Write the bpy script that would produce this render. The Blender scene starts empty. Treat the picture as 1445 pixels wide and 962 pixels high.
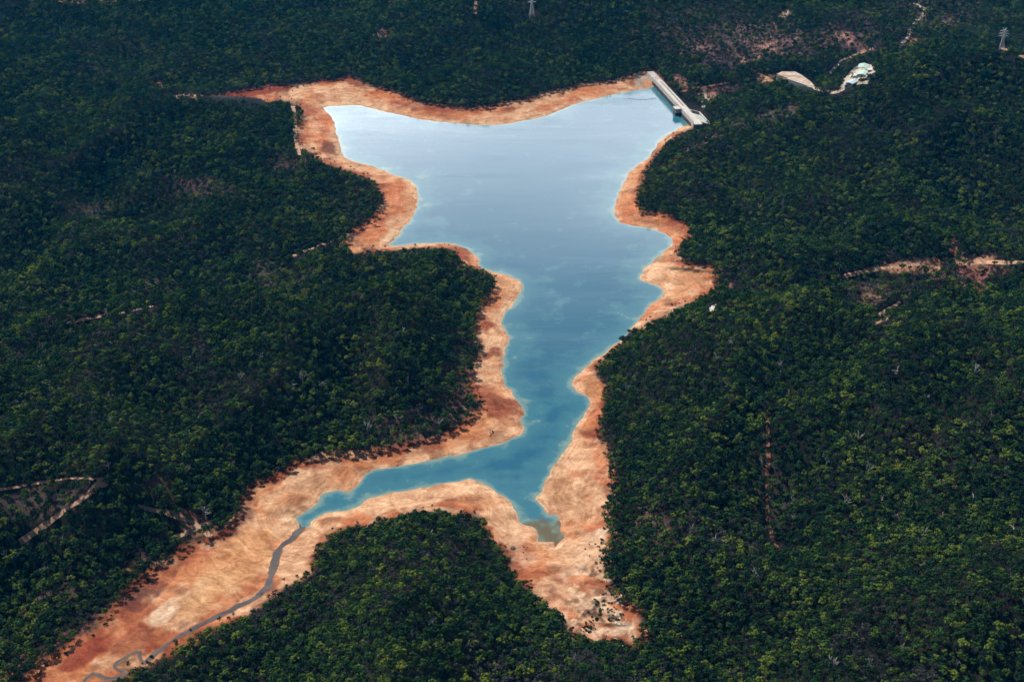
import bpy, bmesh, math, random
import numpy as np
from mathutils import Vector, Matrix
random.seed(7); rng = np.random.default_rng(7)
R = math.radians
S = bpy.context.scene
COL = S.collection

# ------------------------------------------------------------------ camera, sky, sun, exposure
FPX, CX, CY = 2000.0, 722.5, 481.0            # focal length and centre, in pixels of the 1445 x 962 photograph
PITCH, CAMH = R(27.6), 965.0
cam = bpy.data.cameras.new('camera'); cam_o = bpy.data.objects.new('camera', cam); COL.objects.link(cam_o)
cam.sensor_width = 36; cam.lens = 36*FPX/1445; cam.clip_start = 1; cam.clip_end = 200000
cam_o.location = (0, 0, CAMH); cam_o.rotation_euler = (math.pi/2-PITCH, 0, 0)
S.camera = cam_o
SUN_AZ, SUN_EL = math.atan2(-0.75, 0.55), R(56)     # ahead of the camera, to the left
W = bpy.data.worlds.new('World'); S.world = W; W.use_nodes = True
nt = W.node_tree; nt.nodes.clear()
def nd(t, kind, **kw):
    n = t.nodes.new(kind)
    for k, v in kw.items(): setattr(n, k, v)
    return n
sky = nd(nt, 'ShaderNodeTexSky', sky_type='NISHITA'); sky.sun_disc = False
sky.sun_elevation = SUN_EL; sky.sun_rotation = SUN_AZ; sky.altitude = 300; sky.air_density = 1.2; sky.dust_density = 0.6
bg = nd(nt, 'ShaderNodeBackground'); bg.inputs[1].default_value = 0.05
wo = nd(nt, 'ShaderNodeOutputWorld')
tc = nd(nt, 'ShaderNodeTexCoord'); mp = nd(nt, 'ShaderNodeMapping'); mp.inputs['Scale'].default_value = (1.3, 1.3, 4.5)
no = nd(nt, 'ShaderNodeTexNoise'); no.inputs['Scale'].default_value = 2.2; no.inputs['Detail'].default_value = 7; no.inputs['Roughness'].default_value = .55
cr = nd(nt, 'ShaderNodeValToRGB'); cr.color_ramp.elements[0].position = .12; cr.color_ramp.elements[1].position = .66
sep = nd(nt, 'ShaderNodeSeparateXYZ'); el = nd(nt, 'ShaderNodeMapRange'); el.inputs[1].default_value = .48; el.inputs[2].default_value = .28
el.inputs[3].default_value = 0.04; el.inputs[4].default_value = 1
mul = nd(nt, 'ShaderNodeMath', operation='MULTIPLY')
mx = nd(nt, 'ShaderNodeMix', data_type='RGBA'); mx.inputs[7].default_value = (102, 105, 109, 1)    # sunlit cloud
L = nt.links.new
L(tc.outputs['Generated'], mp.inputs[0]); L(mp.outputs[0], no.inputs['Vector']); L(no.outputs['Fac'], cr.inputs[0])
L(tc.outputs['Generated'], sep.inputs[0]); L(sep.outputs['Z'], el.inputs[0])
az = nd(nt, 'ShaderNodeMapRange'); az.inputs[1].default_value = .45; az.inputs[2].default_value = .85; L(sep.outputs['Y'], az.inputs[0])   # unseen clouds limited to the sky ahead, to brighten the lake, not the forest
mul2 = nd(nt, 'ShaderNodeMath', operation='MULTIPLY'); L(cr.outputs[0], mul2.inputs[0]); L(az.outputs[0], mul2.inputs[1])
L(mul2.outputs[0], mul.inputs[0]); L(el.outputs[0], mul.inputs[1]); L(mul.outputs[0], mx.inputs[0])
L(sky.outputs[0], mx.inputs[6]); L(mx.outputs[2], bg.inputs[0]); L(bg.outputs[0], wo.inputs[0])
sun = bpy.data.lights.new('sun', 'SUN'); sun.energy = 5.0; sun.angle = R(.5); sun.color = (1, .93, .83)
sun_o = bpy.data.objects.new('sun', sun); COL.objects.link(sun_o)
sdir = Vector((math.sin(SUN_AZ)*math.cos(SUN_EL), math.cos(SUN_AZ)*math.cos(SUN_EL), math.sin(SUN_EL)))
sun_o.rotation_euler = sdir.to_track_quat('Z', 'Y').to_euler(); sun_o.location = (-900, 2500, 3000)
S.view_settings.view_transform = 'Standard'; S.view_settings.look = 'None'
S.view_settings.exposure = 0.5; S.view_settings.gamma = 1; S.view_settings.use_curve_mapping = False
S.cycles.volume_bounces = 0; S.cycles.max_bounces = 5; S.cycles.diffuse_bounces = 2; S.cycles.transparent_max_bounces = 4

# ------------------------------------------------------------------ helpers
def tag(o, label=None, cat=None, group=None, kind=None):
    if label: o['label'] = label
    if cat: o['category'] = cat
    if group: o['group'] = group
    if kind: o['kind'] = kind
    return o
def link(name, me, parent=None, loc=(0, 0, 0)):
    o = bpy.data.objects.new(name, me); COL.objects.link(o); o.parent = parent; o.location = loc
    return o
def empty(name, loc, rz=0, **kw):
    o = bpy.data.objects.new(name, None); COL.objects.link(o); o.location = loc; o.rotation_euler = (0, 0, rz)
    o.empty_display_size = 2
    return tag(o, **kw)
class MB:
    """collects shapes into one mesh"""
    def __init__(s): s.v = []; s.f = []
    def add(s, vs, fs):
        b = len(s.v); s.v += [tuple(v) for v in vs]; s.f += [tuple(i+b for i in f) for f in fs]
    def box(s, c, d, rz=0, taper=1.0):
        x, y, z = d[0]/2, d[1]/2, d[2]/2; ca, sa = math.cos(rz), math.sin(rz); vs = []
        for k, (sx, sy, sz) in enumerate([(-1,-1,-1),(1,-1,-1),(1,1,-1),(-1,1,-1),(-1,-1,1),(1,-1,1),(1,1,1),(-1,1,1)]):
            t = taper if sz > 0 else 1; px, py = sx*x*t, sy*y*t
            vs.append((c[0]+px*ca-py*sa, c[1]+px*sa+py*ca, c[2]+sz*z))
        s.add(vs, [(0,3,2,1),(4,5,6,7),(0,1,5,4),(1,2,6,5),(2,3,7,6),(3,0,4,7)])
    def bar(s, a, b, r0, r1=None, n=4):
        a, b = Vector(a), Vector(b); r1 = r0 if r1 is None else r1; d = (b-a)
        if d.length < 1e-5: return
        d.normalize(); u = d.orthogonal().normalized(); w = d.cross(u)
        vs = []
        for p, r in ((a, r0), (b, r1)):
            for k in range(n):
                t = 2*math.pi*(k+.5)/n; vs.append(p+u*math.cos(t)*r+w*math.sin(t)*r)
        fs = [(k, (k+1) % n, n+(k+1) % n, n+k) for k in range(n)]
        fs += [tuple(range(n-1, -1, -1)), tuple(range(n, 2*n))]
        s.add(vs, fs)
    def prism(s, pts, z0, z1):
        n = len(pts); vs = [(p[0], p[1], z0) for p in pts]+[(p[0], p[1], z1) for p in pts]
        s.add(vs, [tuple(range(n-1, -1, -1)), tuple(range(n, 2*n))]+[(k, (k+1) % n, n+(k+1) % n, n+k) for k in range(n)])
    def mesh(s, name, mat, smooth=False):
        me = bpy.data.meshes.new(name); me.from_pydata(s.v, [], s.f)
        me.materials.append(mat)
        if smooth: me.polygons.foreach_set('use_smooth', [True]*len(me.polygons))
        me.update(); return me
    def build(s, name, mat, parent=None, smooth=False, loc=(0, 0, 0)):
        return link(name, s.mesh(name, mat, smooth), parent, loc)

def new_mat(name):
    m = bpy.data.materials.new(name); m.use_nodes = True; t = m.node_tree
    b = t.nodes['Principled BSDF']; return m, t, b
def mixc(t, fac, a, b, blend='MIX'):
    n = nd(t, 'ShaderNodeMix', data_type='RGBA', blend_type=blend)
    for sock, v in ((0, fac), (6, a), (7, b)):
        if isinstance(v, bpy.types.NodeSocket): t.links.new(v, n.inputs[sock])
        elif sock == 0: n.inputs[0].default_value = v
        else: n.inputs[sock].default_value = (*v, 1)
    return n.outputs[2]
def noise(t, scale, vec=None, detail=4, rough=.55, dist=0):
    n = nd(t, 'ShaderNodeTexNoise'); n.inputs['Scale'].default_value = scale; n.inputs['Detail'].default_value = detail
    n.inputs['Roughness'].default_value = rough; n.inputs['Distortion'].default_value = dist
    if vec is not None: t.links.new(vec, n.inputs['Vector'])
    return n.outputs['Fac']
def rng_node(t, v, a, b, c=0, d=1):
    n = nd(t, 'ShaderNodeMapRange'); t.links.new(v, n.inputs[0])
    for i, x in enumerate((a, b, c, d)): n.inputs[i+1].default_value = x
    return n.outputs[0]
def pos(t): return nd(t, 'ShaderNodeNewGeometry').outputs['Position']
def math_node(t, op, a, b):
    n = nd(t, 'ShaderNodeMath', operation=op)
    for i, v in enumerate((a, b)):
        if isinstance(v, bpy.types.NodeSocket): t.links.new(v, n.inputs[i])
        else: n.inputs[i].default_value = v
    return n.outputs[0]
def worn(name, col, dark, scale, rough=.85, bump=0, dist=.1):
    m, t, b = new_mat(name); p = pos(t)
    f = rng_node(t, noise(t, scale, p, 6, .65), .38, .66)
    f2 = rng_node(t, noise(t, scale*7, p, 3), .35, .7, .75, 1.1)
    c = mixc(t, f, dark, col); g = nd(t, 'ShaderNodeVectorMath', operation='SCALE'); t.links.new(c, g.inputs[0]); t.links.new(f2, g.inputs['Scale'])
    t.links.new(g.outputs[0], b.inputs['Base Color']); b.inputs['Roughness'].default_value = rough
    b.inputs['Specular IOR Level'].default_value = .25
    return m

# ------------------------------------------------------------------ projection between the photograph and the world
ct, st = math.cos(PITCH), math.sin(PITCH)
def ray(u, v):
    u = np.asarray(u, float); v = np.asarray(v, float)
    a = (u-CX)/FPX; b = -(v-CY)/FPX
    return a, ct+b*st, -st+b*ct          # direction x, y, z (depth 1)
def unproj(u, v, z=0.0):
    dx, dy, dz = ray(u, v); k = (z-CAMH)/dz
    return dx*k, dy*k
def proj(x, y, z):
    w = y*ct-(z-CAMH)*st; w = np.where(w < 1, 1, w); up = y*st+(z-CAMH)*ct
    return CX+FPX*x/w, CY-FPX*up/w

# ------------------------------------------------------------------ traced outlines (photo pixels, on the ground)
WATER = [(920,124),(896,128),(872,132),(846,138),(828,143),(809,148),(789,156),(773,163),(759,167),(742,170),(726,173),(711,175),(696,177),(681,177),(666,176),
 (640,174),(613,171),(590,168),(563,162),(543,158),(527,154),(510,149),(495,149),(480,150),(466,150),(455,152),(466,163),(472,171),(474,186),
 (480,201),(481,213),(487,222),(497,227),(507,230),(527,235),(540,240),(553,246),(566,250),(576,252),(582,257),(586,263),(590,271),(590,279),(588,296),(582,306),(576,314),(568,323),(558,338),
 (548,346),(562,347),(580,345),(602,343),(623,343),(638,344),(650,347),(659,351),(666,357),(671,362),(675,368),(678,377),(693,383),(713,388),(728,394),(735,400),(737,405),
 (734,415),(725,428),(713,440),(710,448),(709,455),(710,463),(716,470),(720,476),(718,483),(713,496),(711,504),(710,513),(708,523),(708,533),(713,542),(720,550),(728,563),
 (735,571),(740,578),(736,589),(738,603),(734,613),(720,621),(708,625),(693,629),(666,637),(637,643),(617,647),(597,650),(578,654),(560,658),(543,661),(527,665),(516,669),(508,676),(505,685),
 (492,695),(480,692),(470,692),(460,694),(450,699),(449,709),(440,715),(432,720),(424,725),(417,731),(421,738),(425,744),(432,742),(438,735),(448,730),(459,724),(480,719),
 (490,719),(502,715),(512,710),(517,704),(540,698),(564,694),(590,690),(614,685),(633,681),(651,678),(663,676),(672,678),(681,681),(691,687),(701,693),(711,700),(718,705),(723,711),(727,717),(729,723),
 (728,734),(741,742),(749,742),(758,739),(770,741),(781,740),(787,735),(791,729),(783,726),(775,725),(769,719),(765,714),(758,708),(753,704),(758,699),(765,694),(768,686),(771,677),(776,669),(781,660),
 (791,647),(799,633),(809,619),(810,609),(816,599),(823,589),(830,580),(833,573),(832,566),(829,560),(820,554),(813,550),(808,543),(809,537),(813,531),(820,524),(829,516),(849,500),
 (863,490),(876,480),(886,471),(893,463),(903,450),(912,438),(921,429),(932,420),(937,410),(932,406),(926,403),(915,399),(907,395),(905,391),(906,387),(910,379),(916,373),(922,367),(929,362),(939,354),(947,347),
 (950,342),(948,336),(939,330),(922,323),(906,320),(890,318),(876,314),(871,309),(867,302),(866,293),(870,282),(874,273),(880,259),(886,246),(895,236),(906,230),(914,225),(919,220),
 (923,211),(928,203),(939,193),(950,187),(963,179),(973,178),(967,165),(945,141),(926,119)]
OPEN = [(916,101),(905,105),(889,111),(876,114),(863,116),(846,118),(829,120),(811,124),(793,128),(779,131),(766,135),(754,139),(743,143),(720,146),(708,148),(696,151),(681,154),(666,155),
 (640,154),(613,150),(599,147),(586,144),(576,140),(566,135),(555,131),(543,128),(523,123),(514,119),(507,115),(499,112),(493,109),(480,113),(468,115),(456,115),(436,119),
 (422,121),(409,123),(396,122),(383,121),(366,125),(349,128),(332,131),(316,133),(296,135),(280,136),(296,138),(316,140),(343,141),(366,145),(380,144),(393,141),(409,143),(426,150),(429,163),(425,172),(422,180),
 (421,193),(421,203),(428,209),(436,213),(446,216),(454,224),(462,230),(471,233),(480,235),(500,243),(512,247),(523,251),(531,255),(535,261),(540,270),(541,279),(541,288),(538,296),(532,306),(523,314),(510,322),(497,328),
 (490,342),(492,351),(497,357),(520,353),(546,352),(580,348),(603,348),(623,347),(640,350),(645,357),(648,365),(656,371),(666,375),(683,380),(693,387),(700,393),(702,400),(700,407),(693,420),
 (687,427),(681,433),(676,443),(673,452),(671,460),(673,473),(681,485),(683,494),(680,503),(675,510),(670,516),(670,525),(671,533),(667,541),(663,549),(672,554),(680,560),(684,567),(683,573),(677,580),(670,586),(661,595),(653,603),
 (642,610),(630,616),(615,619),(600,623),(580,630),(560,636),(540,639),(510,642),(479,643),(464,645),(449,648),(434,652),(418,657),(405,664),(392,672),(374,680),(355,687),(349,695),(345,704),(341,716),(338,727),
 (325,741),(311,754),(298,760),(285,765),(270,772),(254,779),(242,787),(231,794),(214,807),(200,818),(187,829),(177,842),(167,854),(154,868),(141,881),(126,893),(110,904),(92,917),(74,930),(50,952),(20,975),(-30,1010),(-90,1060),
 (-150,1120),(-40,1125),(40,1050),(110,985),(150,962),(167,953),(187,943),(210,934),(231,926),(247,916),(261,904),(273,895),(285,888),(311,881),(323,877),(335,871),(350,859),(365,846),(380,836),(398,827),(411,821),(422,814),
 (431,805),(438,794),(441,780),(445,766),(452,760),(459,755),(480,747),(500,738),(515,739),(527,737),(536,727),(550,731),(567,722),(580,722),(594,719),(607,721),(621,716),(634,721),(647,719),(662,724),(677,725),(686,730),(688,740),
 (694,755),(702,764),(711,774),(718,785),(724,797),(731,807),(738,817),(748,826),(758,834),(768,843),(778,854),(787,862),(795,871),(805,880),(815,888),(825,899),(842,897),(858,901),(875,898),(892,904),
 (904,893),(902,881),(898,861),(888,861),(878,858),(869,850),(862,841),(857,828),(855,814),(851,800),(848,787),(850,779),(855,771),(860,763),(861,754),(854,744),(848,734),(849,720),(852,707),
 (857,696),(860,684),(859,672),(858,660),(853,640),(851,629),(842,620),(839,613),(841,603),(843,593),(846,583),(849,573),(852,562),(853,550),(849,541),(843,533),(839,526),(839,520),(842,512),(846,506),
 (860,496),(873,486),(874,477),(879,470),(889,464),(899,461),(906,462),(916,453),(928,448),(942,446),(947,440),(952,435),(960,431),(980,424),(987,416),(1004,414),(1007,398),(1007,382),(994,378),(980,375),
 (960,371),(954,365),(952,357),(956,351),(960,346),(967,336),(973,325),(966,317),(955,312),(942,306),(926,303),(906,303),(899,299),(895,293),(894,284),(896,276),(900,266),(904,256),(906,248),(909,240),(917,227),(926,216),
 (934,207),(942,200),(950,193),(960,187),(972,182),(978,172),(958,150),(940,130),(926,108)]
WATER = np.array(WATER, float); OPEN = np.array(OPEN, float)

def sdist(px, py, poly, chunk=40000):
    """signed distance to a closed polygon, negative inside"""
    px = np.asarray(px, float).ravel(); py = np.asarray(py, float).ravel(); out = np.empty(len(px))
    a = poly; b = np.roll(poly, -1, 0); ex, ey = (b-a).T; l2 = ex*ex+ey*ey+1e-12
    lo = a.min(0); hi = a.max(0)
    for i in range(0, len(px), chunk):
        x = px[i:i+chunk, None]; y = py[i:i+chunk, None]
        t = np.clip(((x-a[:, 0])*ex+(y-a[:, 1])*ey)/l2, 0, 1)
        d = np.min((x-a[:, 0]-t*ex)**2+(y-a[:, 1]-t*ey)**2, 1)**.5
        c = ((a[:, 1] > y) != (b[:, 1] > y)) & (x < ex*(y-a[:, 1])/np.where(ey == 0, 1e-9, ey)+a[:, 0])
        ins = (c.sum(1) & 1).astype(bool)
        out[i:i+chunk] = np.where(ins, -d, d)
    return out
def ldist(px, py, line, chunk=40000):
    """distance to an open polyline and position along it (0..n-1)"""
    px = np.asarray(px, float).ravel(); py = np.asarray(py, float).ravel(); out = np.empty(len(px)); par = np.empty(len(px)); side = np.empty(len(px))
    a = line[:-1]; b = line[1:]; ex, ey = (b-a).T; l2 = ex*ex+ey*ey+1e-12; K = np.arange(len(a))
    for i in range(0, len(px), chunk):
        x = px[i:i+chunk, None]; y = py[i:i+chunk, None]
        t = np.clip(((x-a[:, 0])*ex+(y-a[:, 1])*ey)/l2, 0, 1)
        d = (x-a[:, 0]-t*ex)**2+(y-a[:, 1]-t*ey)**2
        k = np.argmin(d, 1); r = np.arange(len(k)); out[i:i+chunk] = d[r, k]**.5; par[i:i+chunk] = k+t[r, k]
        side[i:i+chunk] = np.sign(ex[k]*(y[:, 0]-a[k, 1])-ey[k]*(x[:, 0]-a[k, 0]))
    return out, par, side
def sstep(a, b, x):
    t = np.clip((x-a)/(b-a), 0, 1); return t*t*(3-2*t)
# cheap smooth value noise
_perm = rng.random((256, 256))
def vnoise(x, y):
    xi = np.floor(x).astype(int); yi = np.floor(y).astype(int); fx = x-xi; fy = y-yi
    fx = fx*fx*(3-2*fx); fy = fy*fy*(3-2*fy); g = lambda i, j: _perm[i % 256, j % 256]
    return (g(xi, yi)*(1-fx)+g(xi+1, yi)*fx)*(1-fy)+(g(xi, yi+1)*(1-fx)+g(xi+1, yi+1)*fx)*fy
def fbm(x, y, o=4):
    s = 0; a = .5
    for k in range(o): s = s+a*vnoise(x*2**k+17*k, y*2**k+31*k); a *= .5
    return s

# ------------------------------------------------------------------ the lie of the land
Wx, Wy = unproj(WATER[:, 0], WATER[:, 1], 0); WAT_W = np.stack([Wx, Wy], 1)
def bank(sd): return np.where(sd > 0, 13*(1-np.exp(-np.maximum(sd, 0)/75)), np.maximum(sd*.16, -9))
zz = np.zeros(len(OPEN))
for _ in range(4):
    ox, oy = unproj(OPEN[:, 0], OPEN[:, 1], zz); zz = np.maximum(bank(sdist(ox, oy, WAT_W)), 0)
OPEN_W = np.stack([ox, oy], 1)
def crest(pts):
    p = np.array(pts, float); x, y = unproj(p[:, 0], p[:, 1], p[:, 2]); return np.stack([x, y], 1), p[:, 2]
# crest pixels with height, spread of the near side, spread of the far side (metres)
RIDGES = [
 ([(1000,186,10),(1045,170,32),(1100,152,52),(1180,128,75),(1270,107,100),(1360,90,122),(1445,76,140),(1600,62,150),(1800,60,150)], 330, 150),
 ([(890,500,22),(960,470,38),(1080,455,62),(1220,455,82),(1445,470,95),(1750,480,100)], 420, 170),
 ([(420,152,18),(350,150,38),(250,152,56),(100,168,76),(0,192,86),(-160,232,95),(-400,260,95)], 300, 150),
 ([(655,365,22),(605,400,48),(570,470,58),(530,560,46),(500,620,30)], 130, 130),
 ([(540,450,52),(400,445,60),(250,480,66),(100,500,76),(-60,530,82),(-300,560,85)], 240, 170),
 ([(300,640,40),(160,640,52),(0,650,62),(-250,690,70)], 220, 160),
 ([(480,60,25),(600,30,55),(700,10,75),(800,-2,85),(900,0,75),(970,20,45)], 330, 400),
 ([(640,728,16),(610,790,34),(570,880,46),(520,1000,60),(480,1150,70)], 190, 190),
 ([(900,960,20),(1100,900,42),(1300,860,60),(1600,840,70)], 200, 200),
 ([(-300,20,120),(0,5,105),(200,20,80),(380,60,40)], 420, 500),
 ([(1000,20,60),(1120,-10,95),(1300,-40,150),(1445,-60,170),(1800,-90,190)], 420, 500),
]
RIDGES = [(*crest([(c_[0], c_[1], c_[2]*f_) for c_ in p]), a*.92, b) for (p, a, b), f_ in zip(RIDGES, (1.15, 1.3, 1.05, 1.3, 1.3, 1.3, 1.0, 1.3, 1.2, .85, .55))]
POOL = np.array([(757,741),(761,755),(758,764),(770,764.5),(781,764),(783,774),(787,767),(797,757),(789,749),(788,739),(772,741)], float)
px_, py_ = unproj(POOL[:, 0], POOL[:, 1], .2); POOL_W = np.stack([px_, py_], 1)
VALLEY = crest([(984,150,-8),(1010,143,-14),(1070,133,-20),(1140,129,-18),(1220,118,-8),(1330,95,10)])
def height(x, y):
    x = np.asarray(x, float); y = np.asarray(y, float); sh = x.shape; x = x.ravel(); y = y.ravel()
    sd = sdist(x, y, WAT_W); so = sdist(x, y, OPEN_W)
    sd = sd+((fbm(x/17+3, y/17+8, 3)-.44)*9+(fbm(x/6+3, y/6+8, 2)-.37)*3)*np.exp(-(sd/45)**2)
    z = bank(sd)
    hills = np.zeros_like(x)
    for (line, hh, near, far) in RIDGES:
        l_ = np.concatenate([[0], np.cumsum(np.hypot(*np.diff(line, axis=0).T))]); n_ = max(3, int(l_[-1]/60)); q_ = np.linspace(0, l_[-1], n_)
        kx, ky, kh = np.interp(q_, l_, line[:, 0]), np.interp(q_, l_, line[:, 1]), np.interp(q_, l_, hh); acc = np.zeros_like(x); wx = min(near, far)*.9
        for a_, b_, h_ in zip(kx, ky, kh):
            dy = y-b_; bl = sstep(-80, 80, dy); wy = near*(1-bl)+far*bl
            acc += (h_*np.exp(-1.3*(((x-a_)/wx)**2+(dy/wy)**2)))**6
        g = (acc/1.6)**(1/6)
        hills = (hills**3+g**3)**(1/3)
    ramp = sstep(0, 130, so)
    rg = 1-np.abs(2*fbm(x/210+5, y/330+9, 3)/.875-1)              # spurs and gullies
    n = (fbm(x/300+5, y/300+9, 4)-.47)*60+(rg-.72)*(96-52*sstep(2700, 3200, y))+(fbm(x/70, y/70, 3)-.45)*10
    z = z+ramp*(hills+n)-ramp*5
    d, par, _ = ldist(x, y, VALLEY[0]); vz = np.interp(par, np.arange(len(VALLEY[1])), VALLEY[1])
    w = np.exp(-(d/85)**2)*sstep(-4, 30, so); z = z*(1-w)+vz*w
    z = z+np.where(sd > 0, 1, 0)*(fbm(x/22+3, y/22+7, 3)-.45)*1.0*sstep(4, 40, sd)+np.exp(-(((x-GUL[0])/75)**2+((y-GUL[1])/75)**2))*(fbm(x/9+3, y/9+7, 3)-.45)*5*sstep(8, 30, sd)*(so < 4)
    w = 1-sstep(-3, 9, sdist(x, y, POOL_W)); z = np.where(sd > -2, z*(1-w)-.9*w, z)
    return z.reshape(sh), sd.reshape(sh), so.reshape(sh)
gx_, gy_ = unproj(850, 850, 8); GUL = (float(gx_), float(gy_))
# grid lines: tight where the photograph looks, loosening outwards to the horizon
U = np.concatenate([np.linspace(-1500, -420, 16), np.arange(-400, -20, 12), np.arange(-20, 1466, 2.5), np.arange(1470, 1850, 12), np.linspace(1870, 2950, 16)])
V = np.concatenate([[-550, -545, -535, -520, -500, -470, -440, -400, -360, -320, -280, -250, -220], np.arange(-200, -30, 8), np.arange(-30, 1000, 2.5), np.arange(1000, 1350, 10)])
GU, GV = np.meshgrid(U, V); GX, GY = unproj(GU, GV, 0)
GZ, GSD, GSO = height(GX, GY)
PU, PV = proj(GX, GY, GZ)
def surf(x, y, grid=None):
    """height of the ground mesh (or another per-vertex value) at x, y"""
    g = GZ if grid is None else grid
    u, v = proj(np.asarray(x, float), np.asarray(y, float), 0.0)
    i = np.clip(np.searchsorted(U, u)-1, 0, len(U)-2); j = np.clip(np.searchsorted(V, v)-1, 0, len(V)-2)
    fu = np.clip((u-U[i])/(U[i+1]-U[i]), 0, 1); fv = np.clip((v-V[j])/(V[j+1]-V[j]), 0, 1)
    return (g[j, i]*(1-fu)+g[j, i+1]*fu)*(1-fv)+(g[j+1, i]*(1-fu)+g[j+1, i+1]*fu)*fv
def hit(u, v):
    """where the sight line through a pixel meets the ground"""
    u = np.atleast_1d(np.asarray(u, float)); v = np.atleast_1d(np.asarray(v, float)); dx, dy, dz = ray(u, v)
    kmax = (-40-CAMH)/dz; k0 = (260-CAMH)/dz; k0 = np.maximum(k0, 100); done = np.zeros(len(u), bool); res = kmax.copy(); prev = k0.copy()
    for s in range(1, 501):
        k = k0+(kmax-k0)*s/500; below = (CAMH+dz*k) < surf(dx*k, dy*k)
        new = below & ~done
        if new.any():
            a = prev.copy(); b = k.copy()
            for _ in range(12):
                m = (a+b)/2; bl = (CAMH+dz*m) < surf(dx*m, dy*m); b = np.where(bl, m, b); a = np.where(bl, a, m)
            res[new] = b[new]; done |= new
        prev = k
    x, y = dx*res, dy*res
    return np.stack([x, y, surf(x, y)], 1)

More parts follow.
